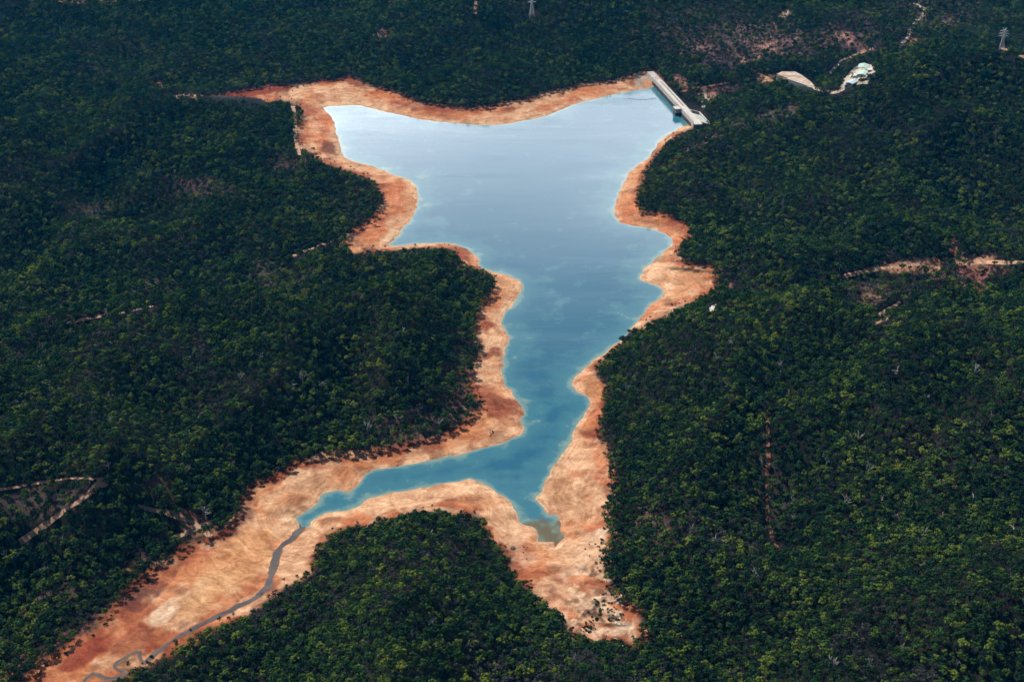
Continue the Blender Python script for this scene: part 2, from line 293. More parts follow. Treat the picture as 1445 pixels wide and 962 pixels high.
# ------------------------------------------------------------------ ground colour: soils with outlines of their own
CREAM, TAN, ORANGE, RED, MAROON, WHITE, UMBER = (.53,.36,.23), (.45,.25,.135), (.42,.165,.075), (.19,.045,.023), (.085,.026,.022), (.56,.45,.34), (.12,.062,.038)
PATCH = [ # centre, radii, angle, colour, strength
 (350,132,55,7,-6,RED,.9),(300,136,30,4,0,RED,.9),(470,130,48,10,5,CREAM,.9),(505,118,22,7,25,RED,.8),(540,136,30,7,15,ORANGE,.8),(600,152,45,5,10,RED,.6),(735,162,30,8,-12,CREAM,.95),
 (840,128,45,7,-15,ORANGE,.7),(893,116,26,6,-20,UMBER,.5),(905,112,14,8,-30,(0.302,0.266,0.230),.8),(870,122,22,4,-12,TAN,.8),(775,150,25,5,-20,ORANGE,.8),(660,165,50,4,4,ORANGE,.5),
 (452,182,17,22,0,ORANGE,.9),(447,182,9,9,0,CREAM,.5),(463,212,13,9,25,MAROON,.7),(435,160,10,8,0,RED,.6),(505,236,28,5,18,CREAM,.6),(560,285,20,26,0,ORANGE,.75),(578,280,8,22,0,TAN,.8),(520,330,22,16,-30,ORANGE,.8),(500,345,14,9,0,TAN,.7),
 (655,360,12,7,35,RED,.6),(712,405,18,14,0,TAN,.6),(695,430,14,12,-40,ORANGE,.6),(690,462,12,9,0,RED,.85),(695,480,16,7,0,CREAM,.7),(690,500,16,7,-10,RED,.75),(692,517,18,8,0,CREAM,.8),(690,538,16,8,0,CREAM,.7),
 (712,580,22,17,20,RED,.7),(697,563,18,9,20,(0.187,0.065,0.032),.8),(700,600,28,10,-15,TAN,.7),(660,612,26,8,-15,ORANGE,.6),(725,605,12,7,0,CREAM,.6),
 (600,635,40,6,-10,RED,.5),(520,655,45,6,-5,ORANGE,.6),(455,656,45,7,-8,RED,.85),(430,666,28,5,-15,MAROON,.45),(400,690,40,12,-30,CREAM,.7),(470,685,30,8,-5,TAN,.8),(420,706,22,8,-10,(0.245,0.094,0.043),.75),(395,722,28,5,-8,UMBER,.5),(365,705,20,20,-45,TAN,.5),(352,712,12,22,20,MAROON,.65),(330,745,24,12,-40,MAROON,.7),
 (380,745,45,10,-10,CREAM,.6),(390,755,40,5,-6,(0.245,0.137,0.079),.6),(325,792,65,22,-35,ORANGE,.7),(330,770,30,12,-25,TAN,.6),(290,830,50,14,-32,(0.403,0.245,0.130),.8),(246,850,40,9,-34,WHITE,.8),(230,866,26,9,-38,WHITE,.75),(270,838,22,7,-30,CREAM,.7),(212,838,16,12,40,CREAM,.8),(258,876,20,10,-30,CREAM,.6),(255,882,10,5,-20,UMBER,.6),
 (195,846,34,20,-45,MAROON,.8),(230,810,25,12,-38,(0.216,0.072,0.036),.6),(150,893,45,18,-38,RED,.75),(110,925,40,16,-36,RED,.8),(190,905,35,14,-30,(0.259,0.108,0.058),.6),(120,955,50,12,-25,TAN,.6),(220,922,22,9,-35,TAN,.7),(60,968,40,20,-35,RED,.7),
 (410,785,40,16,-35,CREAM,.7),(450,748,30,8,-15,CREAM,.8),(350,850,35,6,-32,CREAM,.7),(560,710,60,10,-10,CREAM,.85),(650,695,40,12,5,CREAM,.85),(690,715,22,14,40,TAN,.7),(715,745,18,14,40,CREAM,.6),(735,780,26,16,40,(0.374,0.238,0.158),.7),
 (760,810,22,10,35,ORANGE,.45),(785,842,22,12,42,RED,.55),(800,866,22,9,45,ORANGE,.7),(840,893,30,7,5,ORANGE,.8),(775,765,20,10,0,CREAM,.6),(835,752,28,9,-12,WHITE,.9),(830,780,26,18,20,(0.317,0.202,0.130),.7),(835,815,20,22,30,TAN,.7),(808,835,22,10,30,(0.360,0.274,0.115),.5),
 (878,882,24,6,22,WHITE,.95),(860,890,26,4,4,WHITE,.7),(892,888,9,12,0,WHITE,.9),(845,874,20,4,15,CREAM,.7),(870,870,14,5,20,UMBER,.8),(838,862,14,4,-20,UMBER,.7),(846,826,10,14,30,UMBER,.6),(852,800,6,18,-10,UMBER,.6),(822,760,16,6,-25,CREAM,.7),(812,800,12,8,0,CREAM,.6),(855,868,20,10,20,CREAM,.6),(815,690,50,75,10,CREAM,.7),(815,785,42,40,20,CREAM,.6),(330,800,95,28,-35,(.50,.31,.16),.55),(600,702,130,15,-8,CREAM,.8),(715,735,30,26,45,CREAM,.6),(430,690,70,24,-25,CREAM,.5),(790,690,20,24,-50,(0.360,0.216,0.122),.8),(822,668,14,30,10,CREAM,.6),(845,700,10,30,0,CREAM,.7),(820,710,10,24,0,(0.302,0.180,0.101),.6),(848,650,10,16,0,ORANGE,.6),(832,600,12,24,15,ORANGE,.7),(838,548,10,18,-10,(0.317,0.158,0.072),.7),
 (920,432,24,10,-40,ORANGE,.7),(965,400,34,14,-15,TAN,.85),(985,395,16,12,0,(0.374,0.216,0.115),.7),(930,382,20,9,-20,CREAM,.8),(975,381,34,2.5,4,(0.072,0.040,0.025),.9),(950,330,22,10,20,ORANGE,.8),(885,298,14,22,0,ORANGE,.8),(912,312,22,5,15,(0.360,0.173,0.094),.7),(885,262,10,24,20,TAN,.5),(925,212,8,14,35,UMBER,.4),
]
DIRT = [
 (254,135,7,3,0,(.5,.4,.3),.9,.97),(272,136,9,2.5,0,(.42,.27,.18),.8,.95),(222,118,4,7,-15,(.34,.2,.15),.7,.9),
 # bare or thinly wooded ground inside the forest (trees are thinned there): centre, radii, angle, colour, strength, share of trees removed
 (1040,65,70,32,-8,(.17,.11,.12),.55,.62),(1100,60,60,24,0,(.18,.11,.115),.55,.62),(1190,62,48,20,10,(.19,.11,.11),.55,.5),(1195,52,16,7,20,(.42,.22,.18),.8,.9),(1085,66,16,6,-6,(.42,.23,.19),.8,.9),(1068,80,9,5,0,(.44,.26,.20),.8,.9),(1105,20,8,5,0,(.50,.36,.27),.8,.95),(990,66,18,5,0,(.3,.16,.16),.6,.8),
 (1045,85,9,5,0,(.44,.27,.2),.8,.9),(1080,114,22,7,-5,(.50,.30,.18),.9,.95),(1000,138,9,12,0,(.46,.32,.22),.8,.95),(960,118,14,10,30,(.34,.20,.14),.6,.85),(1010,128,40,5,-6,(.28,.14,.13),.7,.85),(1335,32,20,5,-12,(.38,.24,.18),.7,.8),(1290,60,14,5,0,(.4,.2,.14),.7,.8),
 (540,48,12,5,0,(.36,.2,.17),.7,.8),(522,70,12,5,-10,(.34,.19,.17),.7,.8),(484,50,6,6,0,(.34,.19,.17),.7,.8),(560,2,40,4,3,(.38,.2,.15),.8,.85),(120,1,60,3,0,(.45,.3,.22),.8,.85),(190,0,14,3,0,(.62,.5,.4),.9,.95),
 (300,268,48,16,6,(.14,.09,.09),.5,.5),(405,232,26,12,-10,(.17,.10,.10),.5,.5),(120,295,40,16,0,(.12,.09,.1),.4,.4),(215,405,40,14,-10,(.13,.085,.085),.5,.45),(385,400,60,24,0,(.11,.09,.08),.4,.35),
 (40,715,60,22,-10,(.10,.075,.07),.5,.5),(225,690,36,16,-5,(.15,.09,.075),.55,.5),(265,738,30,16,10,(.20,.11,.075),.7,.6),(190,800,22,12,-40,(.32,.14,.10),.7,.75),(130,880,40,10,-38,(.30,.11,.075),.7,.7),(80,905,45,7,-38,(.26,.11,.08),.7,.7),(10,945,30,7,-38,(.26,.11,.08),.6,.7),(60,850,60,18,-30,(.10,.075,.07),.5,.4),
 (1225,422,20,9,0,(.40,.21,.15),.85,.97),(1235,408,36,13,0,(.13,.10,.075),.5,.6),(1245,450,14,6,-25,(.30,.18,.13),.6,.8),(1300,374,70,9,-6,(.34,.19,.12),.7,.7),(1320,382,14,9,0,(.5,.28,.16),.9,.95),(1380,392,40,18,0,(.27,.12,.10),.65,.6),(1345,352,5,12,10,(.38,.18,.13),.8,.95),(1375,366,40,5,-4,(.42,.25,.16),.75,.85),
 (645,545,26,60,10,(.13,.07,.06),.55,.45),(600,600,50,22,-15,(.15,.09,.075),.5,.45),(565,610,60,22,0,(.09,.07,.065),.4,.35),(1040,430,10,5,0,(.3,.2,.15),.6,.8),(1033,403,4,10,12,(.3,.13,.1),.7,.9),(1010,436,7,8,0,(.2,.14,.1),.5,.8),(990,205,28,8,-30,(.16,.11,.10),.6,.6),(1080,165,60,8,-16,(.12,.1,.1),.5,.4),
 (930,745,30,40,0,(.12,.08,.075),.4,.35),(1085,690,40,40,0,(.07,.06,.055),.3,.3),(640,790,60,40,0,(.06,.05,.05),.3,.25),(1000,40,90,40,0,(.12,.08,.09),.4,.35),(1300,20,120,25,-8,(.12,.09,.1),.4,.3),(150,90,120,30,0,(.05,.05,.05),.3,.1),
]
def ell(u, v, c):
    a = R(c[4]); ca, sa = math.cos(a), math.sin(a); du, dv = u-c[0], v-c[1]
    p = (du*ca+dv*sa)/c[2]; q = (-du*sa+dv*ca)/c[3]
    return p*p+q*q
def wobble(u, v, x, y):
    a = 9*np.clip((v+560)/1500, .25, 1)
    return u+(fbm(x/34+50, y/34, 3)-.45)*a*2.4, v+(fbm(x/34, y/34+70, 3)-.45)*a*1.3
gu, gv = wobble(PU, PV, GX, GY)
t_ = np.clip(GSD/(np.abs(GSD)+np.abs(GSO)+1e-6), 0, 1)
def lerp(a, b, t): return a*(1-t[..., None])+np.array(b)*t[..., None]
edge_n = (fbm(GX/26+11, GY/26+5, 5)-.48)*5.0
t_ = np.clip(t_+(fbm(GX/30+61, GY/30+35, 4)-.47)*.5, 0, 1)
gc = np.zeros(GX.shape+(3,))+np.array(TAN)
gc = lerp(gc, (.54,.40,.27), 1-sstep(.06, .36, t_)); gc = lerp(gc, ORANGE, sstep(.42, .72, t_)*.5); gc = lerp(gc, (.24,.066,.03), sstep(.76, .98, t_)*.75)
up_ = sstep(.25, .7, t_)
gc = lerp(gc, ORANGE, sstep(.47, .60, fbm(GX/70+7, GY/55+3, 5))*.42); gc = lerp(gc, RED, sstep(.50, .66, fbm(GX/48+27, GY/40+13, 5))*.7*up_); gc = lerp(gc, CREAM, sstep(.50, .62, fbm(GX/40+67, GY/34+43, 5))*.75)
gc = lerp(gc, UMBER, sstep(.56, .68, fbm(GX/24+97, GY/18+63, 5))*.5)
for c in PATCH:
    e = ell(gu, gv, c)+edge_n; gc = lerp(gc, c[5], (1-sstep(.35, 1.5, e))*min(1, c[6]*1.1))
gc = lerp(gc, (.085,.06,.035), 1-sstep(-14, -1.0, GSD))                 # lake bed
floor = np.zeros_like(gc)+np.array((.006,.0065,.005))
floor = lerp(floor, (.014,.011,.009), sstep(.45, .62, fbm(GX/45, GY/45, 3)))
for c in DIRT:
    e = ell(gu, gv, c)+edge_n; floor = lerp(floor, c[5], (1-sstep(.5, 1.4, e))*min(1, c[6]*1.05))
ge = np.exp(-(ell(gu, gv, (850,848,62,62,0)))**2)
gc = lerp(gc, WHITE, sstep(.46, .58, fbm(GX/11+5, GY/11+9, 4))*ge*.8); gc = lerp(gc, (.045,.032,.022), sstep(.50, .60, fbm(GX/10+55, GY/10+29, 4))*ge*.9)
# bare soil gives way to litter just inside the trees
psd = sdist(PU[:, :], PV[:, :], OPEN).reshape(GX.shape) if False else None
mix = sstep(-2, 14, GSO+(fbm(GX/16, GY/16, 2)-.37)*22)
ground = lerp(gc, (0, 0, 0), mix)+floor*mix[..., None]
sandm = 1-mix

# ground mesh
nv, nu = GX.shape
me = bpy.data.meshes.new('ground')
co = np.stack([GX, GY, GZ], -1).reshape(-1, 3)
idx = np.arange(nv*nu).reshape(nv, nu)
# rows run from far (first) to near, so this winding faces up
q = np.stack([idx[1:, :-1], idx[1:, 1:], idx[:-1, 1:], idx[:-1, :-1]], -1).reshape(-1, 4)
me.vertices.add(len(co)); me.vertices.foreach_set('co', co.ravel())
me.loops.add(q.size); me.loops.foreach_set('vertex_index', q.ravel().astype(np.int32))
me.polygons.add(len(q)); me.polygons.foreach_set('loop_start', np.arange(0, q.size, 4).astype(np.int32))
me.polygons.foreach_set('use_smooth', np.ones(len(q), bool)); me.update(calc_edges=True)
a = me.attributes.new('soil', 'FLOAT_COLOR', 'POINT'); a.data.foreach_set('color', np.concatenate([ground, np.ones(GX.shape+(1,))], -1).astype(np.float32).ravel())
a = me.attributes.new('bare', 'FLOAT', 'POINT'); a.data.foreach_set('value', sandm.astype(np.float32).ravel())
m, t, b = new_mat('soil')
p = pos(t); at = nd(t, 'ShaderNodeAttribute', attribute_name='soil'); bare = nd(t, 'ShaderNodeAttribute', attribute_name='bare').outputs['Fac']
n1 = rng_node(t, noise(t, .045, p, 9, .72, .8), .36, .64); n2 = rng_node(t, noise(t, .22, p, 6, .7), .3, .72)
c = mixc(t, math_node(t, 'MULTIPLY', n1, .0), at.outputs['Color'], (.3,.3,.3))
hs = mixc(t, n1, (.58,.46,.38), (1.2,1.2,1.18)); c = mixc(t, 1.0, c, hs, 'MULTIPLY')
hs = mixc(t, n2, (.72,.68,.66), (1.16,1.16,1.16)); c = mixc(t, 1.0, c, hs, 'MULTIPLY')
# strand lines left by the falling water: thin bands of level
spz = nd(t, 'ShaderNodeSeparateXYZ'); t.links.new(p, spz.inputs[0])
zw = math_node(t, 'ADD', spz.outputs['Z'], math_node(t, 'MULTIPLY', noise(t, .02, p, 3), .9))
cmb = nd(t, 'ShaderNodeCombineXYZ'); t.links.new(math_node(t, 'MULTIPLY', zw, 1.0), cmb.inputs['Z'])
band = rng_node(t, noise(t, 1.5, cmb.outputs[0], 6, .8), .40, .60)
hs = mixc(t, band, (.54,.40,.33), (1.16,1.16,1.16)); hs = mixc(t, math_node(t, 'MULTIPLY', bare, .62), (1, 1, 1), hs); c = mixc(t, 1.0, c, hs, 'MULTIPLY')
# stones and dried tufts as dark specks on the bare banks
sp = rng_node(t, noise(t, .55, p, 2, .4), .66, .72); spm = rng_node(t, noise(t, .018, p, 3), .48, .62)
c = mixc(t, math_node(t, 'MULTIPLY', math_node(t, 'MULTIPLY', sp, spm), .75), c, (.09,.06,.04))
t.links.new(c, b.inputs['Base Color']); b.inputs['Roughness'].default_value = .95; b.inputs['Specular IOR Level'].default_value = .1
bp = nd(t, 'ShaderNodeBump'); bp.inputs['Strength'].default_value = .6; bp.inputs['Distance'].default_value = 1.2
t.links.new(noise(t, .25, p, 6, .7), bp.inputs['Height']); t.links.new(bp.outputs[0], b.inputs['Normal'])
M_SOIL = m; me.materials.append(m)
tag(link('ground', me), kind='structure')

# ------------------------------------------------------------------ the lake
def lake_mesh():
    PSD = sdist(GX, GY, POOL_W).reshape(GX.shape); ins = (GSD < 9) | (PSD < 12)
    qi = q[ins.ravel()[q].any(1)]
    used, inv = np.unique(qi, return_inverse=True); inv = inv.reshape(qi.shape)
    me = bpy.data.meshes.new('lake_water'); vs = co[used].copy(); vs[:, 2] = 0
    me.from_pydata(vs.tolist(), [], inv.tolist())
    dep = -GSD.ravel()[used]
    a = me.attributes.new('offshore', 'FLOAT', 'POINT'); a.data.foreach_set('value', dep.astype(np.float32))
    pu = PU.ravel()[used]; pv = PV.ravel()[used]
    mud = 1-sstep(-8, 16, PSD.ravel()[used]+(fbm(co[used, 0]/12, co[used, 1]/12, 3)-.45)*45)
    a = me.attributes.new('mud', 'FLOAT', 'POINT'); a.data.foreach_set('value', mud.astype(np.float32))
    return me
m, t, b = new_mat('lake_water'); p = pos(t)
off = nd(t, 'ShaderNodeAttribute', attribute_name='offshore').outputs['Fac']
w1 = noise(t, .012, p, 4)
offn = math_node(t, 'MULTIPLY', off, rng_node(t, noise(t, .022, p, 5, .65), .34, .62, .25, 3.0))
c = mixc(t, rng_node(t, offn, .2, 13), (.135,.20,.175), (.030,.115,.152))
c = mixc(t, rng_node(t, offn, 10, 90), c, (.010,.073,.125))
mudf = nd(t, 'ShaderNodeAttribute', attribute_name='mud').outputs['Fac']; c = mixc(t, mudf, c, (.085,.072,.04))
t.links.new(c, b.inputs['Base Color']); b.inputs['Roughness'].default_value = .10; b.inputs['IOR'].default_value = 1.42
mpw = nd(t, 'ShaderNodeMapping'); mpw.inputs['Rotation'].default_value = (0, 0, .6); mpw.inputs['Scale'].default_value = (.35, 1.6, 1); t.links.new(p, mpw.inputs[0])
streak = noise(t, .008, mpw.outputs[0], 6, .65, .5)                        # wind lanes: rippled and calm water
t.links.new(rng_node(t, streak, .38, .64, .05, .17), b.inputs['Roughness'])
bp = nd(t, 'ShaderNodeBump'); bp.inputs['Strength'].default_value = .15; bp.inputs['Distance'].default_value = .6
t.links.new(math_node(t, 'MULTIPLY', noise(t, .30, p, 4, .65), rng_node(t, streak, .36, .62, .4, 1.4)), bp.inputs['Height']); t.links.new(bp.outputs[0], b.inputs['Normal'])
M_WATER = m
me = lake_mesh(); me.materials.append(M_WATER); tag(link('lake_water', me), kind='structure')

# ------------------------------------------------------------------ strips laid over the ground (tracks, creek)
def smooth_line(pts, n=3):
    p = np.array(pts, float)
    for _ in range(n):
        a, b = p[:-1], p[1:]; p = np.concatenate([p[:1], np.stack([a*.75+b*.25, a*.25+b*.75], 1).reshape(-1, p.shape[1]), p[-1:]])
    return p
def strip(name, px, width, mat, lift=.3, wob=.5, across=4):
    p = smooth_line(px); w = hit(p[:, 0], p[:, 1])[:, :2]
    d = np.concatenate([[0], np.cumsum(np.hypot(*np.diff(w, axis=0).T))]); n = max(4, int(d[-1]/5)); s = np.linspace(0, d[-1], n)
    x = np.interp(s, d, w[:, 0]); y = np.interp(s, d, w[:, 1]); tx, ty = np.gradient(x), np.gradient(y); l = np.hypot(tx, ty)+1e-9
    wd = np.broadcast_to(np.interp(s/d[-1], np.linspace(0, 1, len(np.atleast_1d(width))), np.atleast_1d(width)) if np.ndim(width) else width, s.shape)
    rr = wd/2*(1+wob*(fbm(s/16+len(px)*7.3, s*0+3., 3)-.45)*3)
    rl = wd/2*(1+wob*(fbm(s/16+20+len(px)*7.3, s*0+9., 3)-.45)*3)
    vs = []; fs = []
    for k in range(across+1):
        f = k/across; o = -rl*(1-f)+rr*f; vx, vy = x-ty/l*o, y+tx/l*o
        vs.append(np.stack([vx, vy, surf(vx, vy)+lift], 1))
    vs = np.stack(vs, 1).reshape(-1, 3); A = across+1
    for i in range(n-1):
        for k in range(across): fs.append((i*A+k, (i+1)*A+k, (i+1)*A+k+1, i*A+k+1))
    me = bpy.data.meshes.new(name); me.from_pydata(vs.tolist(), [], fs); me.materials.append(mat); me.update()
    if me.polygons[0].normal.z < 0: me.flip_normals()
    return tag(link(name, me), kind='structure')
M_TRACK = worn('track_dirt', (.44,.27,.17), (.25,.14,.085), .12)
M_REDTRACK = worn('red_track_dirt', (.27,.105,.06), (.14,.055,.036), .12)
M_ROAD = worn('pale_gravel', (.42,.36,.29), (.25,.19,.14), .12)
TRACKS = [ # name, pixels, metres wide, material
 ('dirt_track', [(96,457),(118,450),(145,446),(180,440),(216,432)], 5, M_TRACK),
 ('dirt_track', [(408,364),(430,354),(455,346),(476,338)], 6, M_TRACK),
 ('dirt_track', [(-10,693),(30,686),(70,678),(110,674),(150,677)], 3.6, M_TRACK),
 ('dirt_track', [(28,766),(50,750),(72,735),(95,718),(118,702),(132,688),(150,678)], 6, M_TRACK),
 ('dirt_track', [(232,722),(256,730),(280,741),(296,757)], 6, M_TRACK),
 ('dirt_track', [(248,758),(272,748),(290,740),(305,735)], 6, M_TRACK),
 ('dirt_track', [(195,714),(215,720),(234,722)], 4, M_TRACK),
 ('dirt_track', [(1083,590),(1084,640),(1082,690),(1083,740),(1098,776)], 4.6, M_REDTRACK),
 ('dirt_track', [(413,150),(417,165),(416,185),(418,205),(423,219)], 8.5, M_TRACK),
 ('dirt_track', [(1190,391),(1215,384),(1245,378),(1275,378),(1300,372)], 7, M_TRACK),
 ('dirt_track', [(1240,444),(1255,436),(1270,426)], 6, M_TRACK),
 ('dirt_track', [(1360,372),(1400,370),(1430,372),(1470,368)], 7, M_TRACK),
 ('gravel_road', [(1290,4),(1300,10),(1308,16),(1300,24),(1292,32),(1286,42),(1280,52),(1270,68)], 9, M_ROAD),
 ('gravel_road', [(1165,110),(1172,102),(1180,94),(1186,86),(1196,82)], 6, M_ROAD),
 ('dirt_track', [(1196,82),(1210,77),(1222,71),(1232,68)], 8, M_TRACK),
 ('gravel_road', [(960,130),(985,124),(1010,121),(1025,117)], 6, M_REDTRACK),
 ('dirt_track', [(672,2),(671,10),(670,20)], 8, M_TRACK),
 ('gravel_road', [(995,127),(994,135),(993,143),(992,152)], 9, M_ROAD),
 ('dirt_track', [(1413,70),(1422,70),(1428,73),(1432,78),(1450,80)], 12, M_TRACK),
 ('gravel_road', [(1175,131),(1186,130),(1189,123),(1190,116),(1198,107),(1207,97),(1218,92),(1229,94),(1230,104)], 13, M_ROAD),
 ('gravel_road', [(1190,124),(1198,121),(1208,118),(1226,116)], 10, M_ROAD),
 ('gravel_road', [(1140,121),(1152,125),(1165,129),(1177,131)], 11, M_ROAD),
 ('boat_ramp', [(1008,430),(1005,434),(1002,440)], 8, worn('ramp_concrete', (.52,.5,.48), (.36,.33,.3), .2)),
]
for nm, pts, wd, mt in TRACKS: strip(nm, pts, wd, mt)
m, t, b = new_mat('creek_water'); p = pos(t)
c = mixc(t, rng_node(t, noise(t, .05, p, 4), .35, .65), (.045,.040,.043), (.085,.070,.068)); t.links.new(c, b.inputs['Base Color']); b.inputs['Roughness'].default_value = .6; b.inputs['Specular IOR Level'].default_value = .12
M_CREEK = m
CREEK = [(428,738),(424,748),(412,758),(398,770),(389,780),(387,792),(386,806),(380,822),(368,838),(350,848),(330,858),(308,868),(288,878),(268,890),(250,898),(232,912),(214,926),(206,934)]
CREEK2 = [(206,936),(200,932),(197,924),(198,918),(188,920),(178,926),(164,934),(160,941),(170,946),(180,947),(168,955),(150,958),(140,952),(128,950),(118,962),(100,985),(60,1020),(0,1060)]
M_MUD = worn('wet_creek_mud', (.17,.10,.065), (.08,.05,.036), .2)
strip('creek_bed', CREEK, [11, 10, 9, 9, 9.5, 8, 7.5, 6.5, 5.5, 5], M_MUD, .22, .8); strip('creek_bed', CREEK2, 5.5, M_MUD, .22, .9)
strip('creek_water', CREEK, [8, 7, 6, 6, 6.5, 6, 5, 4, 3.2, 2.6], M_CREEK, .35, .55)
strip('creek_water', CREEK2, 2.2, M_CREEK, .35, .2)
# ------------------------------------------------------------------ clearings used when planting
def near_any(u, v, segs):
    out = np.zeros(len(u), bool)
    for line, w in segs:
        lo = line.min(0)-w; hi = line.max(0)+w
        k = np.where((u > lo[0]) & (u < hi[0]) & (v > lo[1]) & (v < hi[1]))[0]
        if len(k): out[k] |= ldist(u[k], v[k], line)[0] < w
    return out
SEGS = []
for nm, pts, wd, mt in TRACKS:
    pts = smooth_line(pts, 1); sc = (np.mean(pts[:, 1])+563)/1525*1.4; SEGS.append((pts, wd*sc*.42+.5))
POLYS = [np.array(p_, float) for p_ in (
 [(1099,101),(1122,99),(1134,105),(1150,117),(1153,124),(1140,127),(1127,123),(1114,117),(1106,108)],                     # pad and wall
 [(1188,126),(1196,107),(1207,94),(1218,88),(1233,91),(1233,108),(1216,112),(1205,124)],                                     # works
 [(914,100),(922,99),(944,122),(968,146),(975,144),(988,152),(998,168),(1000,177),(985,182),(975,181),(958,164),(940,146),(922,124)], # dam
 [(1405,64),(1420,62),(1424,72),(1408,74)], [(742,14),(760,14),(760,25),(742,25)])]
def inside(u, v, poly): return sdist(u, v, poly) < 0

# ------------------------------------------------------------------ trees
def leaf_mat(name, stops, spread=1.0):
    m, t, b = new_mat(name)
    oi = nd(t, 'ShaderNodeObjectInfo'); p = pos(t)
    v = math_node(t, 'ADD', math_node(t, 'MULTIPLY', oi.outputs['Random'], .62), math_node(t, 'MULTIPLY', rng_node(t, noise(t, .011, p, 4, .6), .3, .7), .35))
    r = nd(t, 'ShaderNodeValToRGB'); t.links.new(v, r.inputs[0]); e = r.color_ramp.elements
    while len(e) < len(stops): e.new(.5)
    for k, (ps, c) in enumerate(stops): e[k].position = ps; e[k].color = (*c, 1)
    f = rng_node(t, noise(t, .5, p, 3), .3, .7, .6, 1.35)
    g = nd(t, 'ShaderNodeVectorMath', operation='SCALE'); t.links.new(r.outputs[0], g.inputs[0]); t.links.new(f, g.inputs['Scale'])
    d = nd(t, 'ShaderNodeBsdfDiffuse'); tr = nd(t, 'ShaderNodeBsdfTranslucent'); ms = nd(t, 'ShaderNodeMixShader'); ms.inputs[0].default_value = .06
    t.links.new(g.outputs[0], d.inputs[0]); t.links.new(g.outputs[0], tr.inputs[0]); t.links.new(d.outputs[0], ms.inputs[1]); t.links.new(tr.outputs[0], ms.inputs[2])
    t.links.new(ms.outputs[0], t.nodes['Material Output'].inputs[0]); t.nodes.remove(b)
    return m
M_LEAF = leaf_mat('gum_leaves', [(0, (.007,.017,.009)), (.28, (.013,.035,.014)), (.52, (.029,.063,.017)), (.69, (.064,.104,.021)), (.85, (.125,.163,.027)), (1, (.19,.20,.034))])
M_DARKLEAF = leaf_mat('dark_leaves', [(0, (.006,.014,.009)), (.5, (.013,.030,.014)), (1, (.030,.052,.018))])
M_GREYLEAF = leaf_mat('grey_leaves', [(0, (.016,.020,.020)), (.5, (.036,.038,.035)), (1, (.065,.060,.058))])
M_BARK = worn('pale_bark', (.11,.10,.095), (.04,.036,.034), .8)
M_DEAD = worn('bleached_wood', (.62,.58,.55), (.40,.36,.33), .8)
M_TWIG = worn('bare_twigs', (.27,.215,.23), (.15,.115,.125), .5)
def puff(mb, c, r, n, size, flat=.75, rnd=random):
    for _ in range(n):
        d = Vector((rnd.gauss(0, 1), rnd.gauss(0, 1), rnd.gauss(.25, 1))).normalized()
        k = r*(rnd.uniform(.45, 1.05)**.6); p = Vector(c)+Vector((d.x*k, d.y*k, d.z*k*flat))
        nrm = (d+Vector((rnd.gauss(0, .22), rnd.gauss(0, .22), rnd.gauss(.10, .22)))).normalized()
        u = nrm.orthogonal().normalized(); u.rotate(Matrix.Rotation(rnd.uniform(0, 6.28), 3, nrm)); w = nrm.cross(u)
        a = size*rnd.uniform(.6, 1.3); bb = a*rnd.uniform(.45, .8)
        mb.add([p-u*a, p-w*bb, p+u*a, p+w*bb], [(0, 1, 2, 3)])
def crown_shape(seed, height=16, rad=5, puffs=9, leaves=30, leafsize=.85, sparse=0):
    rnd = random.Random(seed); cr_, tk = MB(), MB()
    th = height*rnd.uniform(.42, .52); lean = Vector((rnd.uniform(-.6, .6), rnd.uniform(-.6, .6), 0))
    top = Vector((0, 0, th))+lean; tk.bar((0, 0, -1.5), top, .34, .2, 5)
    for k in range(puffs):
        a = 2.4*k+rnd.uniform(-.5, .5); rr = rad*.72*math.sqrt((k+.3)/puffs)
        z = height*.60+(1-(rr/rad)**2)*height*.27+rnd.uniform(-.13, .10)*height
        c = Vector((math.cos(a)*rr, math.sin(a)*rr, z))+lean
        pr = rad*rnd.uniform(.25, .42)
        tk.bar(top, c, .15, .06, 3)
        puff(cr_, c, pr, int(leaves*(pr/(rad*.38))**2), leafsize, .72, rnd)
    return cr_, tk
def dead_shape(seed, height=17, spread=1.0, r0=.42):
    rnd = random.Random(seed); mb = MB()
    def grow(p, d, l, r, lev):
        e = p+d*l; mb.bar(p, e, r, r*.62, 4 if lev else 5)
        if lev >= 3: return
        for k in range(3 if lev else 4):
            nd_ = (d+Vector((rnd.gauss(0, .55*spread), rnd.gauss(0, .55*spread), rnd.uniform(-.05, .5)))).normalized()
            st_ = p+d*l*rnd.uniform(.55, 1.0)
            grow(st_, nd_, l*rnd.uniform(.5, .72), r*.58, lev+1)
    grow(Vector((0, 0, -1)), Vector((rnd.uniform(-.08, .08), rnd.uniform(-.08, .08), 1)).normalized(), height*.5, r0, 0)
    return mb
def twig_shape(seed, height=7, rad=2.6):
    rnd = random.Random(seed); mb = MB()
    for k in range(7):
        d = Vector((rnd.gauss(0, .5), rnd.gauss(0, .5), 1)).normalized(); l = height*rnd.uniform(.5, .8); e = d*l; mb.bar((0, 0, -.5), e, .14, .07, 3)
        for j in range(4):
            s = d*l*rnd.uniform(.4, 1); f = s+Vector((rnd.gauss(0, 1.2), rnd.gauss(0, 1.2), rnd.uniform(.5, 2.2))); mb.bar(s, f, .08, .03, 3)
            for _ in range(2):
                g_ = f+Vector((rnd.gauss(0, .8), rnd.gauss(0, .8), rnd.uniform(0, .9))); mb.bar(f, g_, .05, .03, 3)
    return mb
